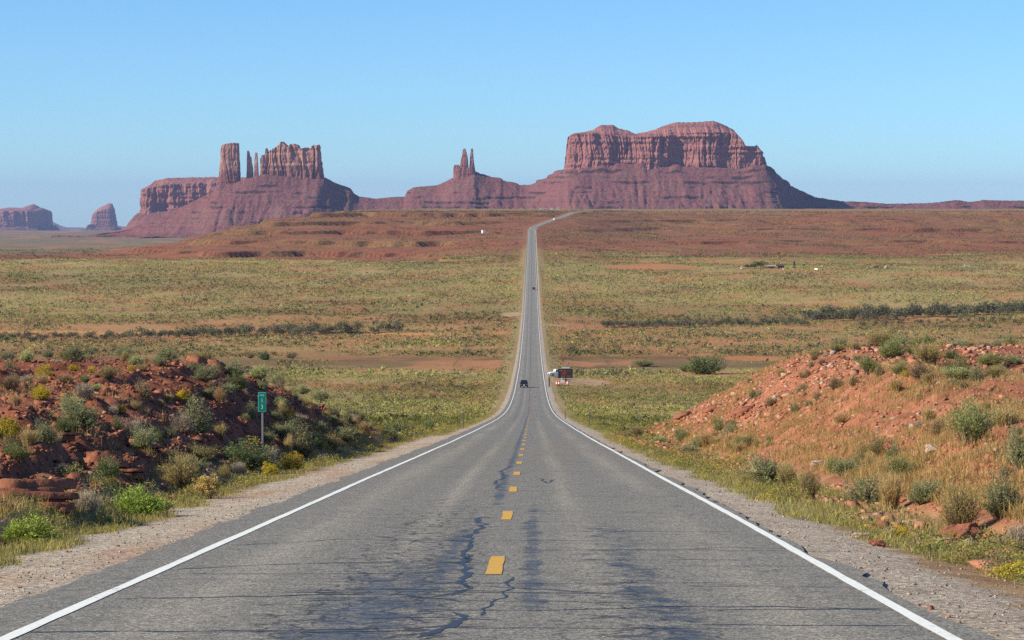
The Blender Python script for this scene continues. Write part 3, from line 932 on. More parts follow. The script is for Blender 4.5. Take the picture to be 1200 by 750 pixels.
def tri_dome(P, rad, hgt, ntri, tints, size=0.6, rng=RNG):
    """loose leaf clumps through the volume of many low shrubs, as one triangle soup"""
    n = len(P)
    ph = rng.uniform(0, 2 * np.pi, (n, ntri))
    cz = rng.uniform(0.02, 1, (n, ntri))
    rr = rng.uniform(0.35, 1, (n, ntri)) ** 0.5
    sr = np.sqrt(1 - cz ** 2) * rr
    c = np.stack([np.cos(ph) * sr * rad[:, None], np.sin(ph) * sr * rad[:, None], cz * rr * hgt[:, None]], -1) + P[:, None, :]
    s = (rad * size)[:, None, None, None]
    d = rng.normal(size=(n, ntri, 3, 3))
    d /= np.linalg.norm(d, axis=-1, keepdims=True)
    d[..., 2] *= np.minimum(1, (hgt / rad))[:, None, None]
    V = (c[:, :, None, :] + d * s * rng.uniform(0.5, 1.1, (n, ntri, 1, 1))).reshape(-1, 3)
    Fc = np.arange(n * ntri * 3).reshape(-1, 3)
    T = np.repeat(tints, ntri * 3, axis=0)
    return V, Fc, T


def join(parts):
    V, Fc, T, o = [], [], [], 0
    for v, f, t in parts:
        V.append(v); Fc.append(f + o); T.append(t)
        o += len(v)
    return np.concatenate(V), np.concatenate(Fc), np.concatenate(T)


PAL = np.array([(0.265, 0.26, 0.075), (0.195, 0.20, 0.072), (0.18, 0.17, 0.10), (0.30, 0.285, 0.085), (0.08, 0.08, 0.042), (0.32, 0.235, 0.09), (0.14, 0.12, 0.07)])


def scrub_points(y0, y1, dens, seed, bear=0.255, cover=0.0):
    rng = np.random.default_rng(seed)
    area = bear * (y1 ** 2 - y0 ** 2)
    n = int(area * dens)
    y = np.sqrt(rng.uniform(y0 ** 2, y1 ** 2, n))
    x = CAMX + rng.uniform(-bear - 0.01, bear + 0.01, n) * y
    ax = np.abs(x - XC(y))
    keep = ax > 6.3 + rng.uniform(0, 0.8, n) + np.where(y > 2000, 4.0, 0.0)
    # patchy cover; thin on the orange flats, thick by the road and on the green flats
    band = sst(y, 800, 880) * (1 - sst(y, 1230, 1330))
    darkz = sst(y, 745, 775) * (1 - sst(y, 850, 885))
    c = 0.52 + cover + 1.15 * fbm(x / 26.0, y / 55.0, 5, 121) - 0.12 * band - 0.70 * darkz - (0.25 + 0.25 * sst(-x, 0, 150)) * sst(y, 2250, 2500) * (1 - sst(y, 3500, 3900))
    c = c + 0.35 * (1 - sst(ax, 8, 16))
    for (px_, py_, rx_, ry_) in ((-8.5, 215, 3.5, 9), (12.5, 648, 9, 32), (-11, 1290, 6, 28), (10, 1170, 9, 10), (78, 850, 13, 22), (64, 880, 8, 14), (95, 2010, 40, 60)):
        c = np.where(((x - px_) / rx_) ** 2 + ((y - py_) / ry_) ** 2 < 1, -1, c)
    keep &= rng.uniform(0, 1, n) < c
    x, y, ax = x[keep], y[keep], ax[keep]
    z = ground(x, y)
    hill = (y < 220) & (z > R(y) + 0.15)
    k2 = ~hill
    x, y, z, ax = x[k2], y[k2], z[k2], ax[k2]
    m = len(x)
    mixn = fbm(x / 45.0, y / 80.0, 3, 122)
    u = rng.uniform(0, 1, m)
    yel = np.clip(0.24 + 1.1 * mixn + 0.3 * (1 - sst(ax, 8, 20)) - 0.2 * band[keep][k2] + 0.15 * sst(y, 1300, 1450), 0, 1)
    pick = np.where(u < yel, np.where(rng.uniform(0, 1, m) < 0.55, 0, 3), rng.choice([1, 2, 4, 5, 6], m, p=[.24, .22, .32, .08, .14]))
    T = PAL[pick] * rng.uniform(0.75, 1.25, (m, 1))
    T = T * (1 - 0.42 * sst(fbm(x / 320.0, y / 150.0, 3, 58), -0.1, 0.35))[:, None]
    return np.stack([x, y, z], -1), T, rng, ax


def build_scrub():
    parts = []
    for (y0, y1, dens, ntri, r0, r1, sd) in ((125, 330, 0.60, 72, 0.25, 1.05, 1), (330, 700, 0.28, 26, 0.35, 1.25, 2), (700, 1350, 0.15, 11, 0.5, 1.35, 3),
                                             (1350, 2350, 0.080, 8, 0.6, 1.6, 4), (2350, 4300, 0.026, 7, 0.8, 2.2, 5)):
        P, T, rng, ax = scrub_points(y0, y1, dens, sd)
        n = len(P)
        rad = r0 + (r1 - r0) * rng.uniform(0, 1, n) ** 1.8
        rad = np.where(ax < 13, rad * 0.6, rad)
        h = rad * rng.uniform(0.75, 1.25, n)
        P[:, 2] -= 0.05
        T = T * 1.25
        if y0 > 2000:
            T = T * np.array([0.72, 0.66, 0.7])
        parts.append(tri_dome(P, rad, h, ntri, T, 0.55 if ntri < 20 else 0.24, rng))
    # the small stuff between: tufts a hand or two high
    for (y0, y1, dens, ntri, r0, r1, sd) in ((125, 330, 1.6, 9, 0.07, 0.24, 11), (330, 700, 0.75, 6, 0.12, 0.36, 12), (700, 1350, 0.36, 4, 0.25, 0.55, 13), (1350, 2350, 0.14, 4, 0.4, 0.8, 14), (2350, 3800, 0.05, 4, 0.5, 1.0, 15)):
        P, T, rng, ax = scrub_points(y0, y1, dens, sd, cover=0.25)
        n = len(P)
        pal = np.array([(0.34, 0.315, 0.09), (0.27, 0.25, 0.08), (0.13, 0.12, 0.055), (0.38, 0.35, 0.10), (0.25, 0.165, 0.08)])
        T = pal[rng.choice(5, n, p=[.3, .25, .25, .1, .1])] * rng.uniform(0.8, 1.2, (n, 1))
        if y0 > 2000:
            T = T * np.array([0.75, 0.62, 0.66])
        rad = rng.uniform(r0, r1, n)
        parts.append(tri_dome(P, rad, rad * rng.uniform(0.8, 1.5, n), ntri, T, 0.7, rng))
    V, Fc, T = join(parts)
    tag(mesh_np('desert_scrub', V, Fc, MSCRUB, tint=T), 'low olive and sage desert scrub covering the valley floor', kind='stuff')


build_scrub()


def blades(P, nb, h0, h1, spread, width, tints, rng, lean=0.35):
    """tufts of tapering two-part blades"""
    n = len(P)
    az = rng.uniform(0, 2 * np.pi, (n, nb))
    ln = rng.uniform(h0, h1, (n, nb)) * rng.uniform(0.7, 1.2, (n, 1))
    tl = np.abs(rng.normal(0, lean, (n, nb)))
    r0 = spread * np.sqrt(rng.uniform(0, 1, (n, nb)))
    a0 = rng.uniform(0, 2 * np.pi, (n, nb))
    b = np.stack([np.cos(a0) * r0, np.sin(a0) * r0, 0 * r0 - 0.03], -1) + P[:, None, :]
    dirh = np.stack([np.cos(az), np.sin(az), 0 * az], -1)
    side = np.stack([-np.sin(az), np.cos(az), 0 * az], -1)
    ang = rng.uniform(0, np.pi, (n, nb))[..., None]
    side = side * np.cos(ang) + dirh * np.sin(ang)
    w_ = (width * rng.uniform(0.6, 1.3, (n, nb)))[..., None]
    up = np.array([0, 0, 1.0])
    mid = b + dirh * (np.sin(tl) * ln * 0.5)[..., None] + up * (np.cos(tl) * ln * 0.55)[..., None]
    tip = b + dirh * (np.sin(tl * 1.8) * ln)[..., None] + up * (np.cos(np.minimum(tl * 1.6, 1.3)) * ln)[..., None]
    V = np.stack([b - side * w_, b + side * w_, mid + side * w_ * 0.8, mid - side * w_ * 0.8, tip], 2).reshape(-1, 3)
    q = np.arange(n * nb)[:, None] * 5
    Fc = np.concatenate([q + [0, 1, 2], q + [0, 2, 3], q + [3, 2, 4]])
    T = np.repeat(tints, nb * 5, axis=0)
    return V, Fc, T


def build_grass():
    rng = np.random.default_rng(31)
    parts = []
    # roadside verges
    for side, n in ((-1, 16000), (1, 15000)):
        y = 24 + (420 - 24) * rng.uniform(0, 1, n) ** 2.0
        e = np.where(y > 150, 5.0, 6.0 if side < 0 else np.interp(y, [24, 40, 60, 90], [5.4, 4.95, 4.65, 4.6]))
        wdt = np.interp(y, [24, 60, 120, 200, 420], [2.2, 2.6, 4.5, 6, 7]) if side > 0 else np.interp(y, [24, 60, 90, 140, 420], [1.3, 1.6, 2.4, 4.0, 6.0])
        x = e + wdt * rng.uniform(0, 1, n) ** 1.3
        x = side * (x + 0.35 * noise(y / 1.5, side * 4.0, 131))
        c = fbm(x / 1.3, y / 3.0, 3, 132) + 0.20 + 0.3 * sst(y, 60, 120)
        kp = rng.uniform(-0.15, 0.35, n) < c
        x, y = x[kp], y[kp]
        z = ground(x, y)
        m = len(x)
        pal = np.array([(0.33, 0.29, 0.10), (0.38, 0.32, 0.12), (0.25, 0.245, 0.085), (0.50, 0.38, 0.17), (0.52, 0.40, 0.04)])
        T = pal[rng.choice(5, m, p=[.34, .26, .2, .14, .06])] * rng.uniform(0.75, 1.2, (m, 1))
        sc = 1 + y / 260
        parts.append(blades(np.stack([x, y, z], -1), 13, 0.05, 0.20, 0.20, 0.0055, T, rng, 0.7))
    # low yellow-green weeds between the grass
    for side, n in ((-1, 1000), (1, 1900)):
        y = 26 + (330 - 26) * rng.uniform(0, 1, n) ** 1.7
        lo = np.where(y > 150, 5.3, 6.1 if side < 0 else np.interp(y, [24, 40, 60, 90], [5.5, 5.1, 4.8, 4.75]))
        x = side * (lo + np.interp(y, [24, 60, 150, 330], [1.6, 2.2, 4.5, 6]) * rng.uniform(0, 1, n) ** 1.2)
        kp = fbm(x / 1.6, y / 4.0, 3, 134) > 0.02 - 0.22 * rng.uniform(0, 1, n)
        x, y = x[kp], y[kp]
        m = len(x)
        pal = np.array([(0.33, 0.29, 0.085), (0.27, 0.255, 0.085), (0.22, 0.215, 0.085), (0.46, 0.36, 0.06), (0.36, 0.28, 0.13)])
        T = pal[rng.choice(5, m, p=[.36, .24, .18, .1, .12])] * rng.uniform(0.75, 1.25, (m, 1))
        rad = rng.uniform(0.10, 0.34, m) * np.interp(y, [24, 60, 200], [0.75, 1.0, 1.5])
        parts.append(tri_dome(np.stack([x, y, ground(x, y) - 0.02], -1), rad, rad * rng.uniform(0.7, 1.2, m), 170, T, 0.115, rng))
    V, Fc, T = join(parts)
    tag(mesh_np('roadside_grass', V, Fc, MGRASS, tint=T), 'yellow-green grass and weeds along both gravel verges', kind='stuff')
    # straw-coloured grass on the right bank, thin on the left
    parts = []
    for side, n in ((1, 62000), (-1, 9000)):
        y = 28 + (150 - 28) * rng.uniform(0, 1, n) ** 1.4
        x = side * (7.2 + 26 * rng.uniform(0, 1, n) ** 1.3 * np.clip(y / 80, .3, 1.4))
        c = 1.9 * fbm(x / 4.2, y / 9.5, 3, 133) + (0.05 if side > 0 else -0.3)
        kp = (rng.uniform(-0.1, 0.25, n) < c)
        x, y = x[kp], y[kp]
        z = ground(x, y)
        kp = z > R(y) + 0.05
        x, y, z = x[kp], y[kp], z[kp]
        m = len(x)
        pal = np.array([(0.52, 0.36, 0.15), (0.44, 0.29, 0.115), (0.36, 0.27, 0.10), (0.28, 0.25, 0.09)])
        T = pal[rng.choice(4, m, p=[.4, .32, .18, .1])] * rng.uniform(0.75, 1.2, (m, 1))
        parts.append(blades(np.stack([x, y, z], -1), 13, 0.10, 0.34, 0.16, 0.005, T, rng, 0.5))
    V, Fc, T = join(parts)
    tag(mesh_np('dry_grass', V, Fc, MGRASS, tint=T), 'straw-coloured dry grass in drifts on the red banks', kind='stuff')


build_grass()


def stone_material(name, tint=True, col=None):
    k = N(name)
    P = k.pos()
    c = k.attr('tint') if tint else col
    f = k.noise(P, 14.0, 6, 0.7)
    f2 = k.noise(P, 2.0, 4, 0.6)
    c = k.mix(k.mr(f, 0.3, 0.7), k.mix(1.0, c, (0.7, 0.66, 0.64), 'MULTIPLY'), k.mix(1.0, c, (1.28, 1.28, 1.3), 'MULTIPLY'))
    c = k.mix(k.mr(f2, 0.3, 0.7, 0, .4), c, k.mix(1.0, c, (0.75, 0.7, 0.7), 'MULTIPLY'))
    k.bump(k.math('ADD', f, f2), 0.7, 0.04)
    return k.fin(c, 0.9, 0.2)


MSTONE = stone_material('broken_stone')
BOXF = np.array([(0, 2, 1), (1, 2, 3), (4, 5, 6), (5, 7, 6), (0, 1, 4), (1, 5, 4), (2, 6, 3), (3, 6, 7), (0, 4, 2), (2, 4, 6), (1, 3, 5), (3, 7, 5)])
BOXV = np.array([(x, y, z) for z in (-1, 1) for y in (-1, 1) for x in (-1, 1)], float)


def stones(P, size, flat, tints, rng):
    n = len(P)
    V = BOXV[None] * rng.uniform(0.45, 1.0, (n, 8, 3))
    V = V * np.stack([rng.uniform(0.7, 1.3, n), rng.uniform(0.5, 1.0, n), flat], -1)[:, None, :] * size[:, None, None]
    a_, b_ = rng.uniform(0, 2 * np.pi, n), rng.normal(0, 0.45, n)
    ca, sa, cb, sb = np.cos(a_), np.sin(a_), np.cos(b_), np.sin(b_)
    x, y, z = V[..., 0], V[..., 1], V[..., 2]
    y, z = y * cb[:, None] - z * sb[:, None], y * sb[:, None] + z * cb[:, None]
    x, y = x * ca[:, None] - y * sa[:, None], x * sa[:, None] + y * ca[:, None]
    V = np.stack([x, y, z], -1) + P[:, None, :]
    Fc = (np.arange(n)[:, None, None] * 8 + BOXF[None]).reshape(-1, 3)
    return V.reshape(-1, 3), Fc, np.repeat(tints, 8, axis=0)


def build_rubble():
    rng = np.random.default_rng(41)
    parts = []
    for side, n in ((-1, 75000), (1, 66000)):
        y = 27 + (160 - 27) * rng.uniform(0, 1, n) ** 1.25
        x = side * ((6.8 if side < 0 else 5.6) + 20 * rng.uniform(0, 1, n) ** 1.6 * np.clip(y / 70, .35, 1.6))
        z = ground(x, y)
        hh = z - R(y)
        steep = 1 - sst(np.abs(x), 11 + 0.05 * y, 18 + 0.05 * y)
        c = 0.12 + 0.75 * steep * sst(hh, 0.1, 0.6) + 0.55 * fbm(x / 2.6, y / 5.0, 3, 141)
        if side > 0:
            c = c - 0.04 + 0.45 * sst(y, 80, 115) + 0.06 * (1 - sst(hh, 0.0, 0.35))
        kp = rng.uniform(0, 1, n) < c
        x, y, z = x[kp], y[kp], z[kp]
        m = len(x)
        sz = 0.022 + 0.055 * rng.uniform(0, 1, m) ** 2.5 + 0.12 * rng.uniform(0, 1, m) ** 24
        sz = sz * np.where((side > 0) & (y > 85), 1.5, 1.0)
        if side < 0:
            pal = np.array([(0.28, 0.105, 0.06), (0.34, 0.13, 0.075), (0.21, 0.08, 0.05), (0.46, 0.23, 0.15)])
            pr = [.4, .3, .22, .08]
        else:
            pal = np.array([(0.40, 0.17, 0.10), (0.46, 0.22, 0.13), (0.48, 0.28, 0.19), (0.30, 0.115, 0.07), (0.42, 0.34, 0.28)])
            pr = [.42, .26, .11, .16, .05]
        T = pal[rng.choice(len(pal), m, p=pr)] * rng.uniform(0.8, 1.2, (m, 1))
        parts.append(stones(np.stack([x, y, z + sz * 0.15], -1), sz, rng.uniform(0.25, 0.7, m), T, rng))
    V, Fc, T = join(parts)
    tag(mesh_np('rubble', V, Fc, MSTONE, tint=T), 'broken red sandstone rubble strewn over the cut banks', kind='stuff')
    # loose chippings on the shoulders
    n = 5500
    y = 17 + 60 * rng.uniform(0, 1, n) ** 1.6
    sd = rng.choice([-1, 1], n)
    x = np.where(sd < 0, -rng.uniform(4.25, 6.3, n), rng.uniform(3.85, 5.5, n) + 0.25 * rng.normal(0, .3, n))
    z = ground(x, y)
    sz = 0.006 + 0.015 * rng.uniform(0, 1, n) ** 4 + 0.018 * rng.uniform(0, 1, n) ** 30
    pal = np.array([(0.40, 0.34, 0.27), (0.30, 0.25, 0.21), (0.16, 0.14, 0.13), (0.36, 0.16, 0.10), (0.55, 0.50, 0.44)])
    T = pal[rng.choice(5, n, p=[.35, .3, .12, .13, .1])]
    V, Fc, T = stones(np.stack([x, y, z + sz * 0.2], -1), sz, rng.uniform(0.4, 0.8, n), T, rng)
    tag(mesh_np('gravel', V, Fc, MSTONE, tint=T), 'loose pale chippings on the road shoulders', kind='stuff')


build_rubble()
# ------------------------------------------------------------------ shrubs, one by one
def rnd_dirs(rng, n, tmax):
    az = rng.uniform(0, 2 * np.pi, n)
    ct = rng.uniform(math.cos(tmax), 1, n)
    stn = np.sqrt(1 - ct ** 2)
    return np.stack([np.cos(az) * stn, np.sin(az) * stn, ct], -1)


def shrub_parts(seed, nst, nleaf, leaf, tmax=1.35, stemw=0.010, lumps=5, upright=0.0, tops=0, narrow=0.35, core=0.12):
    """stems and leaves of one bush, 1 m wide and about 1 m tall; returns triangle/quad arrays"""
    rng = np.random.default_rng(seed)
    d = rnd_dirs(rng, nst, tmax)
    d[:, 2] += upright
    d /= np.linalg.norm(d, axis=1)[:, None]
    # uneven outline: a few lobes reach further than the rest
    lob = rnd_dirs(rng, lumps, tmax)
    lw = rng.uniform(0.0, 0.55, lumps)
    reach = 0.56 + np.max(np.exp(-((1 - d @ lob.T) / 0.10)) * lw[None, :], axis=1) + 0.10 * rng.normal(size=nst)
    reach = np.clip(reach, 0.35, 1.1)
    b = np.stack([rng.normal(0, core * 0.5, nst), rng.normal(0, core * 0.5, nst), np.full(nst, -0.04)], -1)
    tip = d * reach[:, None] * np.array([0.5, 0.5, 1.0])
    tip[:, 2] = np.maximum(tip[:, 2], 0.04)
    mid = (b + tip) * 0.5 + np.array([0, 0, 1.0]) * 0.07 * rng.uniform(0.2, 1, (nst, 1)) + rng.normal(0, 0.025, (nst, 3))
    s1 = np.cross(d, rng.normal(size=(nst, 3)))
    s1 /= np.linalg.norm(s1, axis=1)[:, None]
    w_ = stemw * rng.uniform(0.6, 1.3, (nst, 1))
    V = np.stack([b - s1 * w_, b + s1 * w_, mid + s1 * w_ * 0.7, mid - s1 * w_ * 0.7, tip], 1).reshape(-1, 3)
    q = np.arange(nst)[:, None] * 5
    SF = np.concatenate([q + [0, 1, 2], q + [0, 2, 3], q + [3, 2, 4]])
    st = (V, SF)
    # leaves along the outer part of the stems
    k = rng.integers(0, nst, nleaf)
    t = rng.uniform(0.28, 1.04, nleaf)[:, None] ** 0.7
    p = (1 - t) ** 2 * b[k] + 2 * t * (1 - t) * mid[k] + t ** 2 * tip[k] + rng.normal(0, 0.022, (nleaf, 3))
    ld = d[k] * 0.9 + rng.normal(0, 0.55, (nleaf, 3)) + np.array([0, 0, 0.35])
    ld /= np.linalg.norm(ld, axis=1)[:, None]
    ls = np.cross(ld, rng.normal(size=(nleaf, 3)))
    ls /= np.linalg.norm(ls, axis=1)[:, None]
    L = leaf * rng.uniform(0.6, 1.4, (nleaf, 1))
    LV = np.stack([p - ls * L * narrow, p + ls * L * narrow, p + ld * L * 1.6], 1).reshape(-1, 3)
    LV[:, 2] = np.maximum(LV[:, 2], -0.02)
    lf = (LV, np.arange(nleaf * 3).reshape(-1, 3))
    bl = None
    if tops:
        o = np.argsort(-(tip[:, 2] + 0.25 * rng.normal(size=nst)))[:tops]
        nb = 26
        c = np.repeat(tip[o], nb, 0) + rng.normal(0, 0.028, (tops * nb, 3)) * np.array([1, 1, 0.7])
        dv = rng.normal(size=(tops * nb, 3, 3))
        dv /= np.linalg.norm(dv, axis=-1, keepdims=True)
        BV = (c[:, None, :] + dv * 0.020).reshape(-1, 3)
        bl = (BV, np.arange(tops * nb * 3).reshape(-1, 3))
    return st, lf, bl


MSTEM = leafy('grey_brown_twigs', (0.25, 0.19, 0.135), 0.0, 0.35)
MSTEMD = leafy('dead_grey_twigs', (0.37, 0.30, 0.235), 0.05, 0.35)
MBLY = leafy('yellow_blossom', (0.62, 0.43, 0.025), 0.2, 0.25)
MBLG = leafy('faded_gold_blossom', (0.66, 0.46, 0.17), 0.2, 0.25)
LEAF = {
    'sage': (0.30, 0.305, 0.150), 'pale': (0.483, 0.497, 0.213), 'green': (0.383, 0.497, 0.094), 'dark': (0.177, 0.214, 0.081), 'mid': (0.27, 0.285, 0.105),
    'brown': (0.362, 0.262, 0.125), 'olive': (0.391, 0.324, 0.119), 'dry': (0.511, 0.414, 0.275), 'straw': (0.50, 0.36, 0.17), 'yellow': (0.469, 0.400, 0.075), 'gold': (0.454, 0.386, 0.138)}
MLEAF = {k_: leafy(k_ + '_foliage', v_) for k_, v_ in LEAF.items()}
SPEC = {  # stems, leaves, leaf size, widest lean, stem width, upright, blossoms, leaf slimness
    'sage': (190, 6200, 0.025, 1.38, .010, 0.05, 0, .30), 'pale': (190, 6000, 0.026, 1.3, .010, 0.1, 0, .32), 'green': (220, 6400, 0.030, 1.42, .008, 0.1, 0, .28),
    'dark': (190, 6400, 0.025, 1.4, .010, 0.05, 0, .30), 'mid': (220, 6200, 0.032, 1.30, .008, 0.2, 0, .16), 'brown': (420, 2200, 0.034, 1.35, .008, 0.1, 0, .22),
    'olive': (420, 4600, 0.034, 1.32, .007, 0.12, 0, .12), 'dry': (800, 1500, 0.036, 1.35, .008, 0.1, 0, .15), 'straw': (900, 700, 0.075, 1.15, .0065, 0.3, 0, .07),
    'yellow': (190, 4200, 0.026, 1.38, .009, 0.05, 120, .28), 'gold': (190, 4200, 0.028, 1.3, .010, 0.1, 80, .25)}
KINDNAME = {'sage': 'sagebrush', 'pale': 'sagebrush', 'green': 'green_bush', 'dark': 'greasewood', 'mid': 'green_bush', 'brown': 'brown_bush', 'olive': 'broom_bush', 'dry': 'dead_bush',
            'straw': 'grass_clump', 'yellow': 'rabbitbrush', 'gold': 'rabbitbrush'}
PROTO = {}
NVAR = 4


def proto(kind, var):
    if (kind, var) not in PROTO:
        ns, nl, ls, tm, sw, up, tops, nar = SPEC[kind]
        st, lf, bl = shrub_parts(hash_of(kind) + 13 * var, ns, nl, ls, tm, sw, 5 + var, up, tops, nar)
        pm = []
        for nm, q, mt in (('foliage', lf, MLEAF[kind]), ('stems', st, MSTEMD if kind in ('dry',) else (MLEAF[kind] if kind == 'straw' else MSTEM)),
                          ('blossom', bl, MBLG if kind == 'gold' else MBLY)):
            if q is not None:
                o = mesh_np(nm, q[0], q[1], mt, link=False)
                pm.append((nm, o.data))
                bpy.data.objects.remove(o)
        PROTO[(kind, var)] = pm
    return PROTO[(kind, var)]


def hash_of(s_):
    return sum((i + 3) * ord(c) for i, c in enumerate(s_)) % 997


shrub_n = [0]
SPOTS = []


def shrub(p, wd, ht, kind, label, group=None, lean=0.0):
    i = shrub_n[0]
    shrub_n[0] += 1
    r = random.Random(i * 7 + 1)
    e_ = empty(KINDNAME[kind], p, r.uniform(0, 6.28), label, {'grass_clump': 'grass'}.get(KINDNAME[kind], 'shrub'), group)
    e_.scale = (wd, wd * r.uniform(0.85, 1.1), ht)
    for nm, me in proto(kind, r.randrange(NVAR)):
        o = bpy.data.objects.new(nm, me)
        COL.objects.link(o)
        o.parent = e_
    SPOTS.append((p[0], p[1], wd / 2))
    return e_


def shrub_px(u, v, wpx, hpx, kind, label, group=None):
    p = hit(u, v)
    m = p[1] / F
    return shrub((p[0], p[1] + wpx * m * 0.25, float(ground(p[0], p[1] + wpx * m * 0.25)) - 0.02), max(0.25, wpx * m * 1.12), max(0.22, hpx * m * 1.22), kind, label, group)


LEFT = [
    (22, 640, 92, 36, 'green', 'big bright green bush spilling onto the gravel at far left of the road'),
    (160, 608, 76, 40, 'green', 'bright green feathery bush beside the left gravel shoulder, right of the dead grey bush'),
    (100, 603, 50, 36, 'dry', 'dead grey-brown twiggy bush right of the dark broken ledge'),
    (240, 585, 46, 34, 'gold', 'bush capped with faded golden blossom beside the left gravel shoulder'),
    (213, 575, 56, 46, 'olive', 'tall olive-brown broom bush behind the golden-blossomed bush'),
    (285, 548, 74, 28, 'dark', 'long dark green bush on the slope left of the mile marker post'),
    (313, 543, 30, 22, 'dry', 'dead grey bush at the foot of the mile marker post'),
    (316, 559, 26, 15, 'yellow', 'small yellow-blossomed bush, lower left of a pair below the mile marker'),
    (341, 553, 36, 20, 'yellow', 'wider yellow-blossomed bush, upper right of a pair below the mile marker'),
    (280, 558, 28, 20, 'dry', 'pale ashen dead bush between the golden-blossomed bush and the long dark green bush'),
    (224, 511, 58, 42, 'sage', 'large round grey-green sagebrush halfway up the left bank, below the bright yellow dome'),
    (212, 471, 25, 17, 'yellow', 'bright yellow blossoming dome on the left bank, brightest on that side'),
    (197, 473, 16, 12, 'straw', 'straw tuft touching the bright yellow dome'),
    (167, 469, 30, 20, 'brown', 'brown leafless bush left of the bright yellow dome'),
    (157, 476, 18, 11, 'brown', 'small dark brown bush just below the brown leafless bush on the left bank'),
    (187, 476, 18, 12, 'brown', 'grey-brown bush between the brown leafless bush and the straw tuft'),
    (187, 429, 26, 14, 'sage', 'neat sagebrush near the top of the left bank, straight above the bright yellow dome'),
    (166, 436, 18, 9, 'olive', 'low olive bush near the left crest with a yellow patch on its left'),
    (153, 437, 12, 7, 'yellow', 'tiny yellow patch of blossom beside the low olive bush near the left crest'),
    (238, 448, 36, 21, 'sage', 'broad sagebrush on the rubbly crest straight above the large round sagebrush'),
    (144, 419, 27, 14, 'sage', 'sagebrush standing on the skyline of the left bank'),
    (273, 443, 34, 21, 'sage', 'sagebrush clump at the right shoulder of the left bank, upper one of two'),
    (277, 461, 34, 20, 'dark', 'dark sagebrush clump at the right shoulder of the left bank, lower one of two'),
    (302, 452, 30, 17, 'pale', 'pale sagebrush on the right shoulder of the left bank above the mile marker'),
    (325, 452, 24, 13, 'sage', 'sagebrush on the right edge of the left bank, upper right of the mile marker'),
    (125, 444, 33, 17, 'olive', 'rounded olive-brown bush with a black shadow on the upper left bank'),
    (107, 437, 12, 7, 'yellow', 'small vivid yellow bush touching the rounded olive-brown bush'),
    (86, 435, 16, 8, 'yellow', 'mustard-yellow bush left of the small vivid yellow bush'),
    (76, 450, 26, 14, 'brown', 'brown bush on the left plateau beneath the mustard-yellow bush'),
    (99, 449, 22, 11, 'mid', 'green bush on the left plateau right of the brown bush'),
    (97, 460, 24, 12, 'brown', 'dark greyish bush in front of the green bush on the left plateau'),
    (112, 459, 18, 10, 'pale', 'pale straggly bush right of the dark greyish bush on the left plateau'),
    (9, 457, 38, 20, 'brown', 'big grey-brown bush cut by the left edge of the picture'),
    (30, 449, 26, 14, 'dry', 'dead grey bush right of the big grey-brown one at the left edge'),
    (50, 446, 26, 14, 'yellow', 'greenish yellow bush on the left plateau behind the dark mustard bush'),
    (47, 472, 28, 19, 'yellow', 'dark mustard-yellow bush low on the left plateau'),
    (84, 488, 38, 30, 'pale', 'pale lime-topped sagebrush rising behind the largest grey sagebrush'),
    (90, 505, 60, 36, 'sage', 'largest grey sagebrush of the left bank, in front of the lime-topped one'),
    (74, 508, 32, 17, 'dark', 'dark green bush at the lower left foot of the largest grey sagebrush'),
    (136, 502, 26, 15, 'sage', 'small sagebrush right of the largest grey sagebrush'),
    (140, 486, 20, 10, 'yellow', 'little domed yellow bush above the small sagebrush on the left bank'),
    (20, 544, 44, 20, 'mid', 'grey-green bush on top of the dark broken ledge at far left'),
    (30, 425, 26, 17, 'pale', 'pale yellow-green bush near the left edge on the plateau skyline'),
    (76, 422, 24, 12, 'olive', 'olive bush on the plateau skyline, third from the left'),
    (101, 418, 20, 9, 'dark', 'dark low bush on the plateau skyline left of the sagebrush there'),
    (55, 419, 20, 9, 'sage', 'sagebrush on the plateau skyline right of the pale yellow-green bush'),
    (8, 422, 22, 10, 'sage', 'sagebrush on the plateau skyline at the left edge of the picture'),
    (352, 534, 46, 33, 'sage', 'sagebrush with straw running through it, right of the mile marker post'),
    (338, 532, 18, 20, 'straw', 'pale straw clump right beside the mile marker post'),
    (402, 519, 50, 22, 'sage', 'spreading sagebrush at the foot of the left bank near its far end'),
    (376, 470, 30, 15, 'sage', 'sagebrush on the down-sloping crest at the far end of the left bank'),
    (330, 519, 40, 20, 'sage', 'sagebrush on the slope just right of the mile marker post'),
    (354, 462, 22, 12, 'pale', 'pale bush on the down-sloping crest, left of the last sagebrush there'),
    (467, 507, 30, 13, 'dark', 'dark bush by the verge beyond the end of the left bank'),
    (502, 505, 17, 14, 'dark', 'small dark green bush by the verge, nearest the left marker post'),
    (482, 506, 18, 10, 'brown', 'brown bush between two dark bushes by the left verge'),
    (258, 520, 26, 16, 'straw', 'straw clump on rubble left of the mile marker'),
    (262, 560, 22, 18, 'olive', 'olive bush right beside the golden-blossomed bush'),
    (190, 600, 30, 16, 'mid', 'low green bush right of the feathery bush on the left shoulder'),
    (130, 617, 22, 12, 'green', 'low bright green weed in the gap between the two bright green bushes'),
]
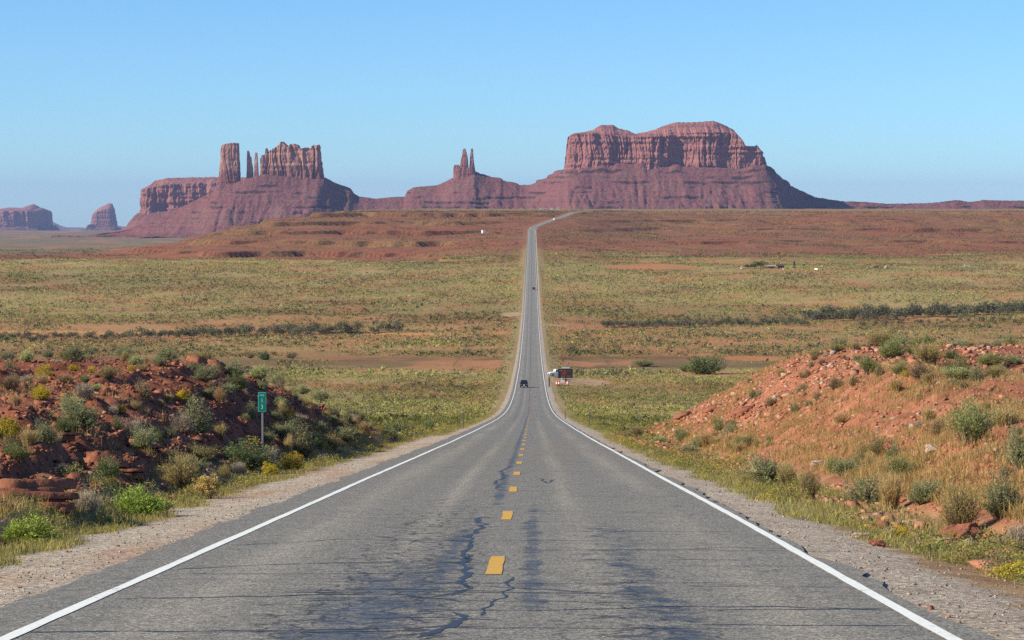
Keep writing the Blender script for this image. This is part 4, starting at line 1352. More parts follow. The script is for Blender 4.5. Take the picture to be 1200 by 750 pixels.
RIGHT = [
    (1142, 528, 58, 42, 'mid', 'big deep green bush leaning on the rocky right bank'),
    (1196, 553, 40, 44, 'sage', 'grey sagebrush cut by the right edge, on the middle of the right bank'),
    (979, 457, 23, 15, 'brown', 'dark rounded bush on the right bank, middle one of three in a slanting row'),
    (960, 468, 20, 13, 'brown', 'dark rounded bush on the right bank, lowest of three in a slanting row'),
    (1001, 452, 19, 12, 'brown', 'dark rounded bush on the right bank, topmost of three in a slanting row'),
    (964, 428, 11, 7, 'brown', 'tiny dark bush near the upper left crest of the right bank'),
    (932, 486, 15, 10, 'sage', 'small grey bush low on the left face of the right bank'),
    (949, 477, 13, 8, 'sage', 'tiny grey bush just up-slope of the small grey bush on the right bank'),
    (882, 468, 11, 10, 'mid', 'single green bush on the bare red flank near the far end of the right bank'),
    (1047, 421, 46, 18, 'mid', 'wide green bush on the skyline of the right bank'),
    (1090, 428, 40, 22, 'olive', 'tall olive-brown bush on the skyline of the right bank'),
    (1020, 439, 30, 19, 'mid', 'grey-green bush just below the skyline of the right bank, left of the yellow flowers'),
    (1031, 443, 14, 10, 'brown', 'small brown bush touching the grey-green bush below the right skyline'),
    (1055, 440, 24, 10, 'mid', 'low green bush beneath the wide green skyline bush'),
    (1080, 446, 34, 14, 'brown', 'brown twiggy bush below the tall olive-brown skyline bush'),
    (1116, 421, 21, 9, 'dark', 'dark bush on the right skyline, right of the tall olive-brown bush'),
    (1124, 446, 40, 14, 'pale', 'pale green spreading bush on the right plateau'),
    (1162, 429, 42, 12, 'mid', 'green bush on the right plateau near the picture edge'),
    (1190, 426, 26, 11, 'sage', 'sagebrush on the right plateau at the picture edge'),
    (984, 412, 26, 9, 'olive', 'olive-brown bush on the left end of the right skyline'),
    (1004, 410, 14, 7, 'brown', 'small brown bush on the right skyline next to the olive-brown one at its left end'),
    (1061, 444, 10, 6, 'yellow', 'speck of yellow flowers on the right bank under the low green bush'),
    (1056, 563, 48, 22, 'mid', 'deep green bush at mid-slope of the right bank, above the mixed sage and straw'),
    (1020, 592, 60, 34, 'sage', 'dark-based sagebrush at the foot of the right bank, beside the upright broom'),
    (1045, 598, 46, 36, 'straw', 'straw-coloured clump mixed into sagebrush at the foot of the right bank'),
    (1085, 590, 46, 28, 'sage', 'grey sagebrush between the straw clump and the largest brown bush on the right'),
    (902, 568, 64, 32, 'sage', 'broad grey-green sagebrush nearest the verge, left of the upright broom'),
    (924, 570, 30, 28, 'olive', 'olive broom growing out of the broad grey-green sagebrush on the right'),
    (949, 586, 30, 38, 'olive', 'upright olive broom bush standing alone by the right verge'),
    (1128, 623, 72, 52, 'olive', 'largest brown broom bush above the stones by the right verge'),
    (1193, 646, 42, 38, 'dry', 'dead grey bush cut by the right edge of the picture'),
    (1190, 678, 44, 20, 'yellow', 'yellow-flowered weed at the right edge beside the gravel'),
    (1059, 633, 32, 12, 'yellow', 'yellow-green low weed by the pale flat stones on the right verge'),
    (1100, 650, 30, 12, 'green', 'green weed between the pale flat stones and the red rocks on the right verge'),
    (808, 531, 26, 11, 'sage', 'grey bush in the verge grass below the near end of the right bank'),
    (747, 514, 30, 15, 'brown', 'brown bush by the right verge before the red bank begins'),
    (709, 503, 22, 10, 'mid', 'green bush beside the taller right marker post'),
    (879, 523, 28, 13, 'olive', 'olive bush at the foot of the red rock face on the right'),
    (860, 530, 20, 12, 'straw', 'straw clump at the foot of the red rock face on the right'),
    (772, 520, 20, 10, 'pale', 'pale bush at the very tip of the right bank'),
    (1180, 560, 26, 18, 'brown', 'brown bush low on the right bank near the picture edge'),
    (985, 500, 24, 12, 'straw', 'straw clump above the small stones on the middle of the right bank'),
    (1130, 455, 20, 9, 'olive', 'olive bush in straw grass below the pale green spreading bush'),
    (840, 498, 14, 8, 'sage', 'little grey bush on the red rock face at the far end of the right bank'),
    (1160, 500, 16, 10, 'sage', 'small grey bush on rubble to the right of the big deep green bush'),
    (1010, 540, 16, 8, 'sage', 'small grey bush among stones in the middle of the right bank'),
]
for row in LEFT:
    shrub_px(*row)
for row in RIGHT:
    q = 1.22 if row[1] < 450 else 1.1
    shrub_px(row[0], row[1], row[2] * q, row[3] * q, *row[4:])
VALLEY = [
    (826, 439, 60, 27, 'dark', 'big round dark green bush in the brown wash beyond the right bank'),
    (803, 436, 24, 10, 'mid', 'lighter green bush left of the big dark one in the brown wash'),
    (756, 430, 40, 9, 'mid', 'long low green thicket in the brown wash right of the message board'),
    (310, 422, 18, 12, 'dark', 'dark green bush on the flat behind the left bank'),
    (340, 420, 22, 8, 'brown', 'brown bush on the flat behind the left bank, right of the dark green one'),
    (293, 420, 14, 7, 'brown', 'brown bush on the flat behind the left bank, left of the dark green one'),
]
for row in VALLEY:
    shrub_px(*row)

# the smaller bushes that fill the banks: nothing in the picture tells one from the next
_rs = np.random.default_rng(77)


def fill(side, n, kinds, weights, group, labels, y0, y1, s0, s1, xlim=None):
    done, tries = 0, 0
    while done < n and tries < n * 40:
        tries += 1
        y = y0 + (y1 - y0) * _rs.uniform() ** 0.9
        x = side * (8.0 + _rs.uniform() ** 1.2 * (0.21 * y - 4.0))
        if xlim:
            x = side * _rs.uniform(*xlim)
        if (not xlim and x * side < 7.8) or noise(np.array(x / 3.0), np.array(y / 6.0), 151 + side) < -0.05:
            continue
        z = float(ground(x, y))
        if z < float(R(y)) + 0.02 or any((x - q[0]) ** 2 + ((y - q[1]) * 0.6) ** 2 < (0.6 * q[2] + 0.2) ** 2 for q in SPOTS):
            continue
        k_ = kinds[int(_rs.choice(len(kinds), p=weights))]
        wd = _rs.uniform(s0, s1)
        shrub((x, y, z - 0.02), wd, wd * _rs.uniform(0.55, 0.85), k_, labels[k_], group)
        done += 1


fill(-1, 140, ['sage', 'brown', 'olive', 'straw', 'yellow', 'dry'], [.30, .2, .16, .16, .06, .12], 'small bushes scattered over the left bank',
     {'sage': 'small grey-green bush scattered on the left red bank', 'brown': 'small brown bush scattered on the left red bank', 'olive': 'small olive broom scattered on the left red bank',
      'straw': 'small straw tuft scattered on the left red bank', 'yellow': 'small yellow-flecked bush scattered on the left red bank', 'dry': 'small dead grey bush scattered on the left red bank'}, 30, 130, 0.3, 0.95)
fill(1, 170, ['sage', 'brown', 'olive', 'straw', 'mid', 'dry'], [.24, .18, .18, .20, .08, .12], 'small bushes scattered over the right bank',
     {'sage': 'small grey-green bush scattered on the right red bank', 'brown': 'small brown bush scattered on the right red bank', 'olive': 'small olive broom scattered on the right red bank',
      'straw': 'small straw tuft scattered on the right red bank', 'mid': 'small green bush scattered on the right red bank', 'dry': 'small dead grey bush scattered on the right red bank'}, 34, 130, 0.25, 0.8)

fill(-1, 46, ['sage', 'olive', 'dark', 'straw', 'dry'], [.34, .2, .16, .18, .12], 'brush along the foot of the left bank',
     {'sage': 'grey-green bush in the brush along the foot of the left bank', 'olive': 'olive broom in the brush along the foot of the left bank', 'dark': 'dark green bush in the brush along the foot of the left bank',
      'straw': 'straw tuft in the brush along the foot of the left bank', 'dry': 'dead grey bush in the brush along the foot of the left bank'}, 44, 150, 0.6, 1.15, (7.0, 9.6))
fill(-1, 40, ['sage', 'pale', 'brown', 'olive'], [.4, .2, .2, .2], 'brush along the crest of the left bank',
     {'sage': 'grey-green bush in the brush along the crest of the left bank', 'pale': 'pale lime bush in the brush along the crest of the left bank', 'brown': 'brown bush in the brush along the crest of the left bank',
      'olive': 'olive broom in the brush along the crest of the left bank'}, 84, 122, 0.6, 1.3, (11.5, 26))
fill(1, 30, ['sage', 'olive', 'straw', 'mid'], [.36, .24, .24, .16], 'brush along the foot of the right bank',
     {'sage': 'grey-green bush in the brush along the foot of the right bank', 'olive': 'olive broom in the brush along the foot of the right bank', 'straw': 'straw tuft in the brush along the foot of the right bank',
      'mid': 'green bush in the brush along the foot of the right bank'}, 36, 120, 0.5, 1.0, (6.6, 9.0))
fill(1, 60, ['sage', 'mid', 'olive', 'brown'], [.36, .24, .2, .2], 'brush along the crest of the right bank',
     {'sage': 'grey-green bush in the brush along the crest of the right bank', 'mid': 'green bush in the brush along the crest of the right bank', 'olive': 'olive broom in the brush along the crest of the right bank',
      'brown': 'brown bush in the brush along the crest of the right bank'}, 72, 122, 0.6, 1.4, (14.0, 27))

# ------------------------------------------------------------------ tamarisk along the wash, trees at the homestead
MTAM = leafy('tamarisk_foliage', (0.15, 0.15, 0.095), 0.2, 0.4)
MTREE = leafy('tree_foliage', (0.085, 0.115, 0.05), 0.2, 0.4)
_tam = []
for q in range(5):
    rg = np.random.default_rng(300 + q)
    lob = np.clip(rg.normal(size=(9, 3)), -1.3, 1.3) * np.array([0.20, 0.20, 0.13]) + np.array([0, 0, 0.40])
    Vt, Ft, _ = tri_dome(lob, rg.uniform(0.16, 0.30, 9), rg.uniform(0.30, 0.5, 9), 70, np.zeros((9, 3)), 0.26, rg)
    Vt[:, 2] = np.clip(Vt[:, 2] - 0.12, -0.02, None)
    o = mesh_np('tamarisk', Vt, Ft, MTAM, link=False)
    _tam.append(o.data)
    bpy.data.objects.remove(o)


def tamarisk(u, v, wpx, hpx, label, group):
    p = hit(u, v, 600)
    m = p[1] / F
    o = bpy.data.objects.new('tamarisk_bush', _tam[int(_rs.integers(0, 5))])
    COL.objects.link(o)
    o.location = (p[0], p[1], p[2] - 0.1)
    o.scale = (wpx * m, wpx * m, hpx * m * 1.55)
    o.rotation_euler = (0, 0, _rs.uniform(0, 6.28))
    tag(o, label, 'shrub', group)


for (u0, u1, v0, v1, n, h0, h1, lab, grp) in (
        (170, 416, 396.5, 391, 50, 7, 12, 'dark tamarisk bush in the thicket along the left wash', 'tamarisk thicket along the left wash'),
        (436, 470, 390, 389, 8, 7, 11, 'dark tamarisk bush in the short clump left of the road, nearest the road', 'short tamarisk clump left of the road'),
        (475, 600, 389, 387, 12, 2.5, 4, 'low dark shrub in the thin line between the tamarisk clump and the road', 'thin line of shrubs left of the road'),
        (-6, 165, 399, 397, 34, 5, 9, 'tamarisk bush standing apart along the left wash near the picture edge', 'scattered tamarisk at the left'),
        (706, 945, 384.5, 380, 62, 5, 9, 'grey tamarisk bush in the long thicket right of the road', 'long tamarisk thicket right of the road'),
        (945, 1205, 376.5, 367, 78, 8, 14, 'tall grey tamarisk bush in the thicket at the right edge', 'tall tamarisk thicket at the right edge'),
        (1010, 1200, 382, 376, 16, 4, 6, 'green bush in front of the tall tamarisk thicket at the right edge', 'bushes in front of the tall thicket')):
    for i in range(n):
        t = (i + _rs.uniform(-0.4, 0.4)) / max(1, n - 1)
        hh = _rs.uniform(h0, h1)
        tamarisk(u0 + (u1 - u0) * t, v0 + (v1 - v0) * t + _rs.normal(0, 1.0), hh * _rs.uniform(1.2, 2.0), hh, lab, grp)

# ------------------------------------------------------------------ rocks that stand out
MROCK = stone_material('red_sandstone_block', False, (0.30, 0.115, 0.065))
MPALE = stone_material('pale_stone', False, (0.46, 0.34, 0.26))


def slab(p, size, mat, label, name='rock', rz=0.0, tilt=(0, 0), seed=1, rough=0.12, group=None, cat='rock'):
    """an angular block: a chipped box with broken faces"""
    rg = np.random.default_rng(seed)
    n = 13
    size = tuple(q * 0.62 for q in size)
    g = np.linspace(-1, 1, n)
    V, Fc = [], []
    for ax in range(3):
        for sg in (-1, 1):
            a_, b_ = np.meshgrid(g, g, indexing='ij')
            c = np.full_like(a_, sg)
            comp = [None] * 3
            comp[ax], comp[(ax + 1) % 3], comp[(ax + 2) % 3] = c, a_, b_
            f = grid_faces(n, n) + len(V) * n * n
            if sg > 0:
                f = f[:, ::-1]
            V.append(np.stack(comp, -1).reshape(-1, 3))
            Fc.append(f)
    V = np.concatenate(V)
    nrm = V / np.maximum(np.abs(V).max(1, keepdims=True), 1e-6)
    V = np.sign(V) * np.abs(V) ** 0.9
    cham = np.clip(np.abs(V).sum(1) - 2.15, 0, 1)[:, None] * 0.45
    V = V * (1 - cham)
    sd = seed * 3.7
    dx = fbm(V[:, 0] * 1.6 + sd, V[:, 1] * 1.6 + V[:, 2] * 1.3, 4, 161)
    dy = fbm(V[:, 1] * 1.6 + sd, V[:, 2] * 1.6 + V[:, 0] * 1.3, 4, 162)
    dz = fbm(V[:, 2] * 1.6 + sd, V[:, 0] * 1.6 + V[:, 1] * 1.3, 4, 163)
    V = V * (1 + rough * rg.normal(0, 0.2, 3)) + np.stack([dx, dy, dz], -1) * rough * 2.6
    V = V * np.array(size)[None, :]
    M = Matrix.Rotation(rz, 3, 'Z') @ Matrix.Rotation(tilt[0], 3, 'X') @ Matrix.Rotation(tilt[1], 3, 'Y')
    V = V @ np.array(M).T
    o = mesh_np(name, V, np.concatenate(Fc), mat)
    o.location = [float(c) for c in p]
    return tag(o, label, cat, group)


def ledge(p, size, mat, label, name='rock_ledge', rz=0.0, tilt=(0, 0), seed=1, layers=5):
    """broken bedrock: thin angular beds stacked with uneven edges"""
    rg = np.random.default_rng(seed + 900)
    V, Fc, o = [], [], 0
    z = -size[2]
    for k_ in range(layers):
        th = 2 * size[2] / layers * rg.uniform(0.6, 1.4)
        m_ = 22
        an = np.sort(np.linspace(0, 2 * np.pi, m_, endpoint=False) + rg.uniform(-0.13, 0.13, m_))
        sq = 1 / np.maximum(np.abs(np.cos(an)), np.abs(np.sin(an))) ** 0.75
        rr = sq * rg.uniform(0.72, 1.0, m_) * rg.uniform(0.8, 1.0)
        ox, oy = rg.normal(0, 0.07, 2)
        lo = np.stack([size[0] * (rr * np.cos(an) + ox), size[1] * (rr * np.sin(an) + oy), np.full(m_, z)], -1)
        ri = rr * rg.uniform(0.93, 1.02, m_)
        hi = np.stack([size[0] * (ri * np.cos(an) + ox), size[1] * (ri * np.sin(an) + oy), z + th * rg.uniform(0.8, 1.1, m_)], -1)
        ce = np.array([[size[0] * ox, size[1] * oy, z + th]])
        V += [lo, hi, ce]
        for i in range(m_):
            j = (i + 1) % m_
            Fc += [(o + i, o + j, o + m_ + j), (o + i, o + m_ + j, o + m_ + i), (o + m_ + i, o + m_ + j, o + 2 * m_)]
        o += 2 * m_ + 1
        z += th * 0.82
    V = np.concatenate(V)
    M = Matrix.Rotation(rz, 3, 'Z') @ Matrix.Rotation(tilt[0], 3, 'X') @ Matrix.Rotation(tilt[1], 3, 'Y')
    ob = mesh_np(name, V @ np.array(M).T, np.array(Fc), mat)
    ob.location = [float(c) for c in p]
    return tag(ob, label, 'rock')


def ledge_px(u, v, size, mat, label, sink=0.3, **kw):
    p = hit(u, v)
    return ledge((p[0], p[1], p[2] + size[2] * (1 - 2 * sink)), size, mat, label, **kw)


def slab_px(u, v, size, mat, label, sink=0.3, **kw):
    p = hit(u, v)
    return slab((p[0], p[1], p[2] + size[2] * (1 - 2 * sink)), size, mat, label, **kw)


ledge_px(30, 585, (0.80, 0.50, 0.24), MROCK, 'dark broken red sandstone ledge at the left edge of the picture', sink=0.15, rz=0.5, tilt=(-0.14, 0.06), seed=3, layers=4)
ledge_px(66, 600, (0.35, 0.30, 0.12), MROCK, 'small red ledge fragment at the right foot of the dark broken ledge', sink=0.2, rz=0.3, tilt=(-0.1, 0.05), seed=4, layers=3)
ledge_px(120, 545, (0.55, 0.42, 0.14), MROCK, 'jutting red ledge right of the dark broken ledge', sink=0.3, rz=0.55, tilt=(-0.16, 0.05), seed=5, layers=3)
ledge_px(150, 560, (0.45, 0.35, 0.13), MROCK, 'lower red ledge just above the feathery bright green bush', sink=0.3, rz=0.5, tilt=(-0.18, 0.05), seed=6, layers=3)
ledge_px(66, 514, (0.55, 0.40, 0.11), MROCK, 'red ledge under the dark green bush on the left bank', sink=0.35, rz=0.6, tilt=(-0.14, 0.05), seed=7, layers=3)
ledge_px(165, 522, (0.55, 0.45, 0.14), MROCK, 'red ledge with a deep shadow left of the large round sagebrush', sink=0.3, rz=0.55, tilt=(-0.18, 0.05), seed=8, layers=3)
ledge_px(195, 550, (0.45, 0.45, 0.18), MROCK, 'dark block at the foot of the left bank behind the olive-brown broom', sink=0.2, rz=0.6, tilt=(-0.15, 0.05), seed=9, layers=4)
ledge_px(232, 424, (0.45, 0.5, 0.16), MROCK, 'broken red slab on the left crest, left one of two', name='rock_slab', rz=-0.5, tilt=(-0.05, 0.25), seed=10, layers=3)
ledge_px(254, 430, (0.5, 0.5, 0.16), MROCK, 'broken red slab on the left crest, right one of two', name='rock_slab', rz=-0.5, tilt=(-0.05, 0.30), seed=11, layers=3)
slab_px(128, 417, (0.35, 0.3, 0.2), MPALE, 'single pale boulder on the left skyline next to the sagebrush', name='boulder', seed=12, rough=0.2)
slab_px(1122, 632, (0.42, 0.3, 0.15), MROCK, 'red rock at the foot of the largest brown broom, upper one of two', name='rock', rz=0.5, tilt=(0.1, -0.2), seed=13, rough=0.2)
slab_px(1138, 658, (0.24, 0.2, 0.11), MROCK, 'red rock in the weeds by the right gravel, lower one of two', name='rock', rz=0.2, seed=14, rough=0.2)
slab_px(1066, 615, (0.20, 0.16, 0.07), MPALE, 'pale grey stone behind the yellow-green weed on the right verge', name='stone', seed=15, rough=0.2)
slab_px(1012, 630, (0.20, 0.16, 0.06), MPALE, 'pale flat stone at the edge of the right gravel', name='stone', rz=0.3, seed=16, rough=0.2)
slab_px(1103, 637, (0.19, 0.15, 0.07), MPALE, 'pale stone left of the upper red rock on the right verge', name='stone', seed=17, rough=0.2)
slab_px(1028, 640, (0.15, 0.13, 0.07), MROCK, 'dark red lump at the end of the red crumbs on the right gravel', name='stone', seed=18, rough=0.2)
slab_px(1057, 555, (0.22, 0.2, 0.12), MPALE, 'cream block on the right bank above the deep green mid-slope bush', name='rock', seed=19, rough=0.2)
slab_px(1092, 530, (0.20, 0.17, 0.13), MPALE, 'cream upright block on the right bank left of the big deep green bush', name='rock', tilt=(0.5, 0.2), seed=20, rough=0.2)
slab_px(960, 545, (0.30, 0.24, 0.12), MPALE, 'cream block lowest on the middle of the right bank', name='rock', seed=21, rough=0.2)
slab_px(1045, 528, (0.32, 0.28, 0.16), MROCK, 'red block amid cream stones on the middle of the right bank', name='rock', tilt=(0.3, 0.3), seed=22, rough=0.2)
ledge_px(800, 490, (0.55, 0.6, 0.2), MROCK, 'red outcrop at the tip of the right bank, leftmost of three', name='rock_outcrop', rz=0.4, tilt=(-0.1, -0.3), seed=23)
ledge_px(836, 482, (0.6, 0.6, 0.2), MROCK, 'red outcrop at the tip of the right bank, middle of three', name='rock_outcrop', rz=0.3, tilt=(-0.1, -0.35), seed=24)
ledge_px(870, 486, (0.55, 0.6, 0.2), MROCK, 'red outcrop at the tip of the right bank, rightmost of three', name='rock_outcrop', rz=0.5, tilt=(-0.1, -0.35), seed=25)
# ------------------------------------------------------------------ small builders for made things
import bmesh


class MB:
    def __init__(self):
        self.b = bmesh.new()

    def box(self, c, s_, rot=None, bev=0.0):
        r = bmesh.ops.create_cube(self.b, size=1)
        M = Matrix.Translation(c) @ (rot.to_4x4() if rot is not None else Matrix.Identity(4)) @ Matrix.Diagonal((*s_, 1))
        bmesh.ops.transform(self.b, matrix=M, verts=r['verts'])
        if bev:
            ed = list({e_ for v_ in r['verts'] for e_ in v_.link_edges})
            bmesh.ops.bevel(self.b, geom=ed, offset=bev, segments=2, affect='EDGES', profile=0.6)
        return self

    def tube(self, p, q, r0, r1=None, seg=10):
        p, q = Vector(p), Vector(q)
        d = q - p
        M = Matrix.Translation((p + q) / 2) @ d.to_track_quat('Z', 'Y').to_matrix().to_4x4()
        bmesh.ops.create_cone(self.b, cap_ends=True, segments=seg, radius1=r0, radius2=r0 if r1 is None else r1, depth=d.length, matrix=M)
        return self

    def prism(self, pts, x0, x1, inset=None, bev=0.0):
        """side profile pts (y, z) swept in x; inset(y, z) narrows it"""
        f_ = inset or (lambda y, z: 0)
        A = [self.b.verts.new((x0 + f_(y, z), y, z)) for y, z in pts]
        B = [self.b.verts.new((x1 - f_(y, z), y, z)) for y, z in pts]
        fs_ = [self.b.faces.new(A), self.b.faces.new(B[::-1])]
        n = len(pts)
        for i in range(n):
            fs_.append(self.b.faces.new((A[i], B[i], B[(i + 1) % n], A[(i + 1) % n])))
        bmesh.ops.recalc_face_normals(self.b, faces=fs_)
        if bev:
            ed = list({e_ for f in fs_ for e_ in f.edges})
            bmesh.ops.bevel(self.b, geom=ed, offset=bev, segments=2, affect='EDGES', profile=0.6)
        return self

    def lathe(self, prof, seg=20):
        rings = []
        for r, z in prof:
            rings.append([self.b.verts.new((r * math.cos(2 * math.pi * i / seg), r * math.sin(2 * math.pi * i / seg), z)) for i in range(seg)])
        for a_, b_ in zip(rings, rings[1:]):
            for i in range(seg):
                self.b.faces.new((a_[i], a_[(i + 1) % seg], b_[(i + 1) % seg], b_[i]))
        self.b.faces.new(rings[0][::-1])
        self.b.faces.new(rings[-1])
        return self

    def build(self, name, mat, parent=None):
        me = bpy.data.meshes.new(name)
        self.b.to_mesh(me)
        self.b.free()
        me.materials.append(mat)
        o = bpy.data.objects.new(name, me)
        COL.objects.link(o)
        if parent:
            o.parent = parent
        return o


M_ = {
    'black': plain('black_car_paint', (0.012, 0.014, 0.018), 0.45, 0.25), 'maroon': plain('maroon_car_paint', (0.12, 0.012, 0.018), 0.3, 0.5),
    'white': plain('white_paint', (0.80, 0.80, 0.78), 0.35, 0.5), 'glass': plain('tinted_glass', (0.02, 0.03, 0.04), 0.08, 0.7),
    'tyre': plain('tyre_rubber', (0.02, 0.02, 0.02), 0.85, 0.2), 'rim': plain('alloy_rim', (0.45, 0.45, 0.46), 0.35, 0.5, 0.8),
    'lamp': plain('lamp_lens', (0.16, 0.17, 0.18), 0.12, 0.6), 'red': plain('red_lens', (0.45, 0.01, 0.01), 0.2, 0.6),
    'steel': plain('galvanised_steel', (0.36, 0.38, 0.40), 0.45, 0.5, 0.6), 'sign_green': plain('road_sign_green', (0.0, 0.17, 0.115), 0.4, 0.5, var=0.06),
    'orange': plain('work_zone_orange', (0.85, 0.10, 0.015), 0.45, 0.4, var=0.06), 'yellow': plain('sign_yellow', (0.85, 0.46, 0.015), 0.45, 0.4),
    'dark': plain('dark_metal', (0.03, 0.032, 0.035), 0.5, 0.4), 'solar': plain('solar_cells', (0.30, 0.36, 0.42), 0.12, 0.7),
    'wood': plain('weathered_wood', (0.16, 0.125, 0.10), 0.9, 0.1), 'cream': plain('cream_render', (0.60, 0.52, 0.42), 0.9, 0.1),
    'brownwall': plain('brown_wall', (0.13, 0.075, 0.055), 0.9, 0.1), 'roofp': plain('pale_roof', (0.42, 0.31, 0.25), 0.7, 0.2), 'roofd': plain('dark_roof', (0.075, 0.055, 0.05), 0.8, 0.2),
    'rust': plain('rusty_tank', (0.085, 0.05, 0.055), 0.7, 0.2), 'earth': plain('earth_render', (0.36, 0.27, 0.2), 0.95, 0.05), 'blue': plain('slate_paint', (0.10, 0.13, 0.17), 0.4, 0.4)}


def slope_at(x, y):
    return math.atan2(float(R(y + 3)) - float(R(y - 3)), 6.0)


def vehicle(name, label, cat, x, y, rz, paint_, pickup=False, tall=1.75, length=4.7, width=1.9, group=None, onroad=True, z=None, detail=True):
    """nose towards local +Y"""
    z = float(R(y)) + 0.02 + 0.1 * float(sst(y, 300, 2500)) if z is None else z
    t = empty(name, (x, y, z), 0, label, cat, group)
    t.rotation_mode = 'XYZ'
    pit = slope_at(x, y) if onroad else 0.0
    t.rotation_euler = (Matrix.Rotation(pit, 3, 'X') @ Matrix.Rotation(rz, 3, 'Z')).to_euler()
    L, W, H = length / 2, width / 2, tall
    hood = H * 0.60
    body = [(-L, 0.34), (-L * 0.99, hood * 0.9), (-L * 0.94, hood), (L * 0.42, hood), (L * 0.90, hood * 0.90), (L * 0.99, hood * 0.74), (L, 0.40), (L * 0.93, 0.30), (-L * 0.95, 0.28)]
    MB().prism(body, -W, W, bev=0.06).build('body', M_[paint_], t)
    c0, c1 = ((-0.05, 0.42) if pickup else (-0.93, 0.44))
    cab = [(L * c0, hood - 0.02), (L * (c0 + 0.05), H - 0.06), (L * (c0 + 0.14), H), (L * (c1 - 0.22), H), (L * (c1 - 0.16), H - 0.05), (L * c1, hood - 0.02)]
    ins = lambda y_, z_: 0.05 + 0.16 * max(0, (z_ - hood) / (H - hood))
    MB().prism(cab, -W, W, ins, bev=0.03).build('cabin', M_[paint_], t)
    sh = lambda k_: [(y_ * 1.0, z_) for y_, z_ in k_]
    h0, h1 = hood + 0.06, H - 0.10
    for s_ in (-1, 1):
        def P(y_, z_): return (s_ * (W - ins(y_, z_) + 0.012), y_, z_)
        b = MB()
        y0, y1 = L * (c0 + 0.10), L * (c1 - 0.10)
        q = [P(y0, h0), P(y1, h0), P(y1 - 0.30, h1), P(y0 + 0.06, h1)]
        vv = [b.b.verts.new(p_) for p_ in q]
        v2 = [b.b.verts.new((p_[0] - s_ * 0.02, p_[1], p_[2])) for p_ in q]
        fs_ = [b.b.faces.new(vv), b.b.faces.new(v2[::-1])] + [b.b.faces.new((vv[i], v2[i], v2[(i + 1) % 4], vv[(i + 1) % 4])) for i in range(4)]
        bmesh.ops.recalc_face_normals(b.b, faces=fs_)
        b.build('side_window', M_['glass'], t)
        MB().box((s_ * (W + 0.09), L * (c1 - 0.10), hood + 0.10), (0.18, 0.10, 0.14), bev=0.02).build('mirror', M_[paint_], t)
        MB().box((s_ * W * 0.72, L * 0.985, hood * 0.72), (0.38, 0.10, 0.15), bev=0.03).build('headlight', M_['lamp'], t)
        MB().box((s_ * W * 0.80, -L * 0.985, hood * 0.78), (0.24, 0.10, 0.26), bev=0.03).build('tail_light', M_['red'], t)
        for yy in (-L * 0.62, L * 0.62):
            wh = MB().tube((s_ * (W - 0.22), yy, 0.35), (s_ * (W + 0.015), yy, 0.35), 0.35, seg=20).build('wheel', M_['tyre'], t)
            MB().tube((s_ * (W - 0.1), yy, 0.35), (s_ * (W + 0.03), yy, 0.35), 0.21, seg=14).build('rim', M_['rim'], wh)
    for (ya, yb, nm, dy) in ((c1, c1 - 0.19, 'windscreen', 0.02), (c0, c0 + 0.07, 'rear_window', -0.02)):
        b = MB()
        q = [(-W + ins(0, h0) + 0.10, L * ya + dy - (0.05 if dy > 0 else -0.02), h0), (W - ins(0, h0) - 0.10, L * ya + dy - (0.05 if dy > 0 else -0.02), h0),
             (W - ins(0, h1) - 0.08, L * yb + dy + 0.03, h1 + 0.02), (-W + ins(0, h1) + 0.08, L * yb + dy + 0.03, h1 + 0.02)]
        vv = [b.b.verts.new(p_) for p_ in q]
        v2 = [b.b.verts.new((p_[0], p_[1] - dy * 1.5, p_[2])) for p_ in q]
        fs_ = [b.b.faces.new(vv), b.b.faces.new(v2[::-1])] + [b.b.faces.new((vv[i], v2[i], v2[(i + 1) % 4], vv[(i + 1) % 4])) for i in range(4)]
        bmesh.ops.recalc_face_normals(b.b, faces=fs_)
        b.build(nm, M_['glass'], t)
    MB().box((0, L * 1.0, 0.46), (W * 1.9, 0.14, 0.22), bev=0.04).build('front_bumper', M_['dark'], t)
    MB().box((0, L * 0.985, hood * 0.70), (W * 0.9, 0.08, 0.22), bev=0.02).build('grille', M_['dark'], t)
    MB().box((0, L * 1.0 + 0.08, 0.62), (0.34, 0.02, 0.20)).build('licence_plate', M_['white'], t)
    MB().box((0, -L * 1.0, 0.46), (W * 1.9, 0.14, 0.22), bev=0.04).build('rear_bumper', M_['dark'], t)
    if pickup:
        b = MB()
        for s_ in (-1, 1):
            b.box((s_ * (W - 0.05), -L * 0.5, hood + 0.06), (0.1, L * 0.9, 0.14), bev=0.02)
        b.box((0, -L * 0.96, hood + 0.06), (W * 1.9, 0.08, 0.14), bev=0.02)
        b.build('bed_rail', M_[paint_], t)
    return t


vehicle('oncoming_car', 'black car with a white front plate driving towards us in the left lane', 'car', -1.55, 592, math.pi, 'black', tall=1.75)
vehicle('departing_car', 'tiny dark red car far down the road in the right lane', 'car', 1.5, 1585, 0.0, 'maroon', tall=1.6)
pv_ = pix(655.2, 257.8, 3215)
vehicle('distant_car', 'white car, a bright speck on the bend where the road climbs the plateau', 'car', float(XC(3215)) + 1.6, 3215, 0.5, 'white', tall=2.0, length=5.2)
pw = hit(649.5, 441.3, 300)
vehicle('parked_pickup', 'white pickup truck parked half behind the message board', 'pickup truck', pw[0] + 0.9, pw[1] + 2, 1.9, 'white', pickup=True, tall=1.85, length=5.4, width=2.0, onroad=False, z=pw[2] + 0.1)


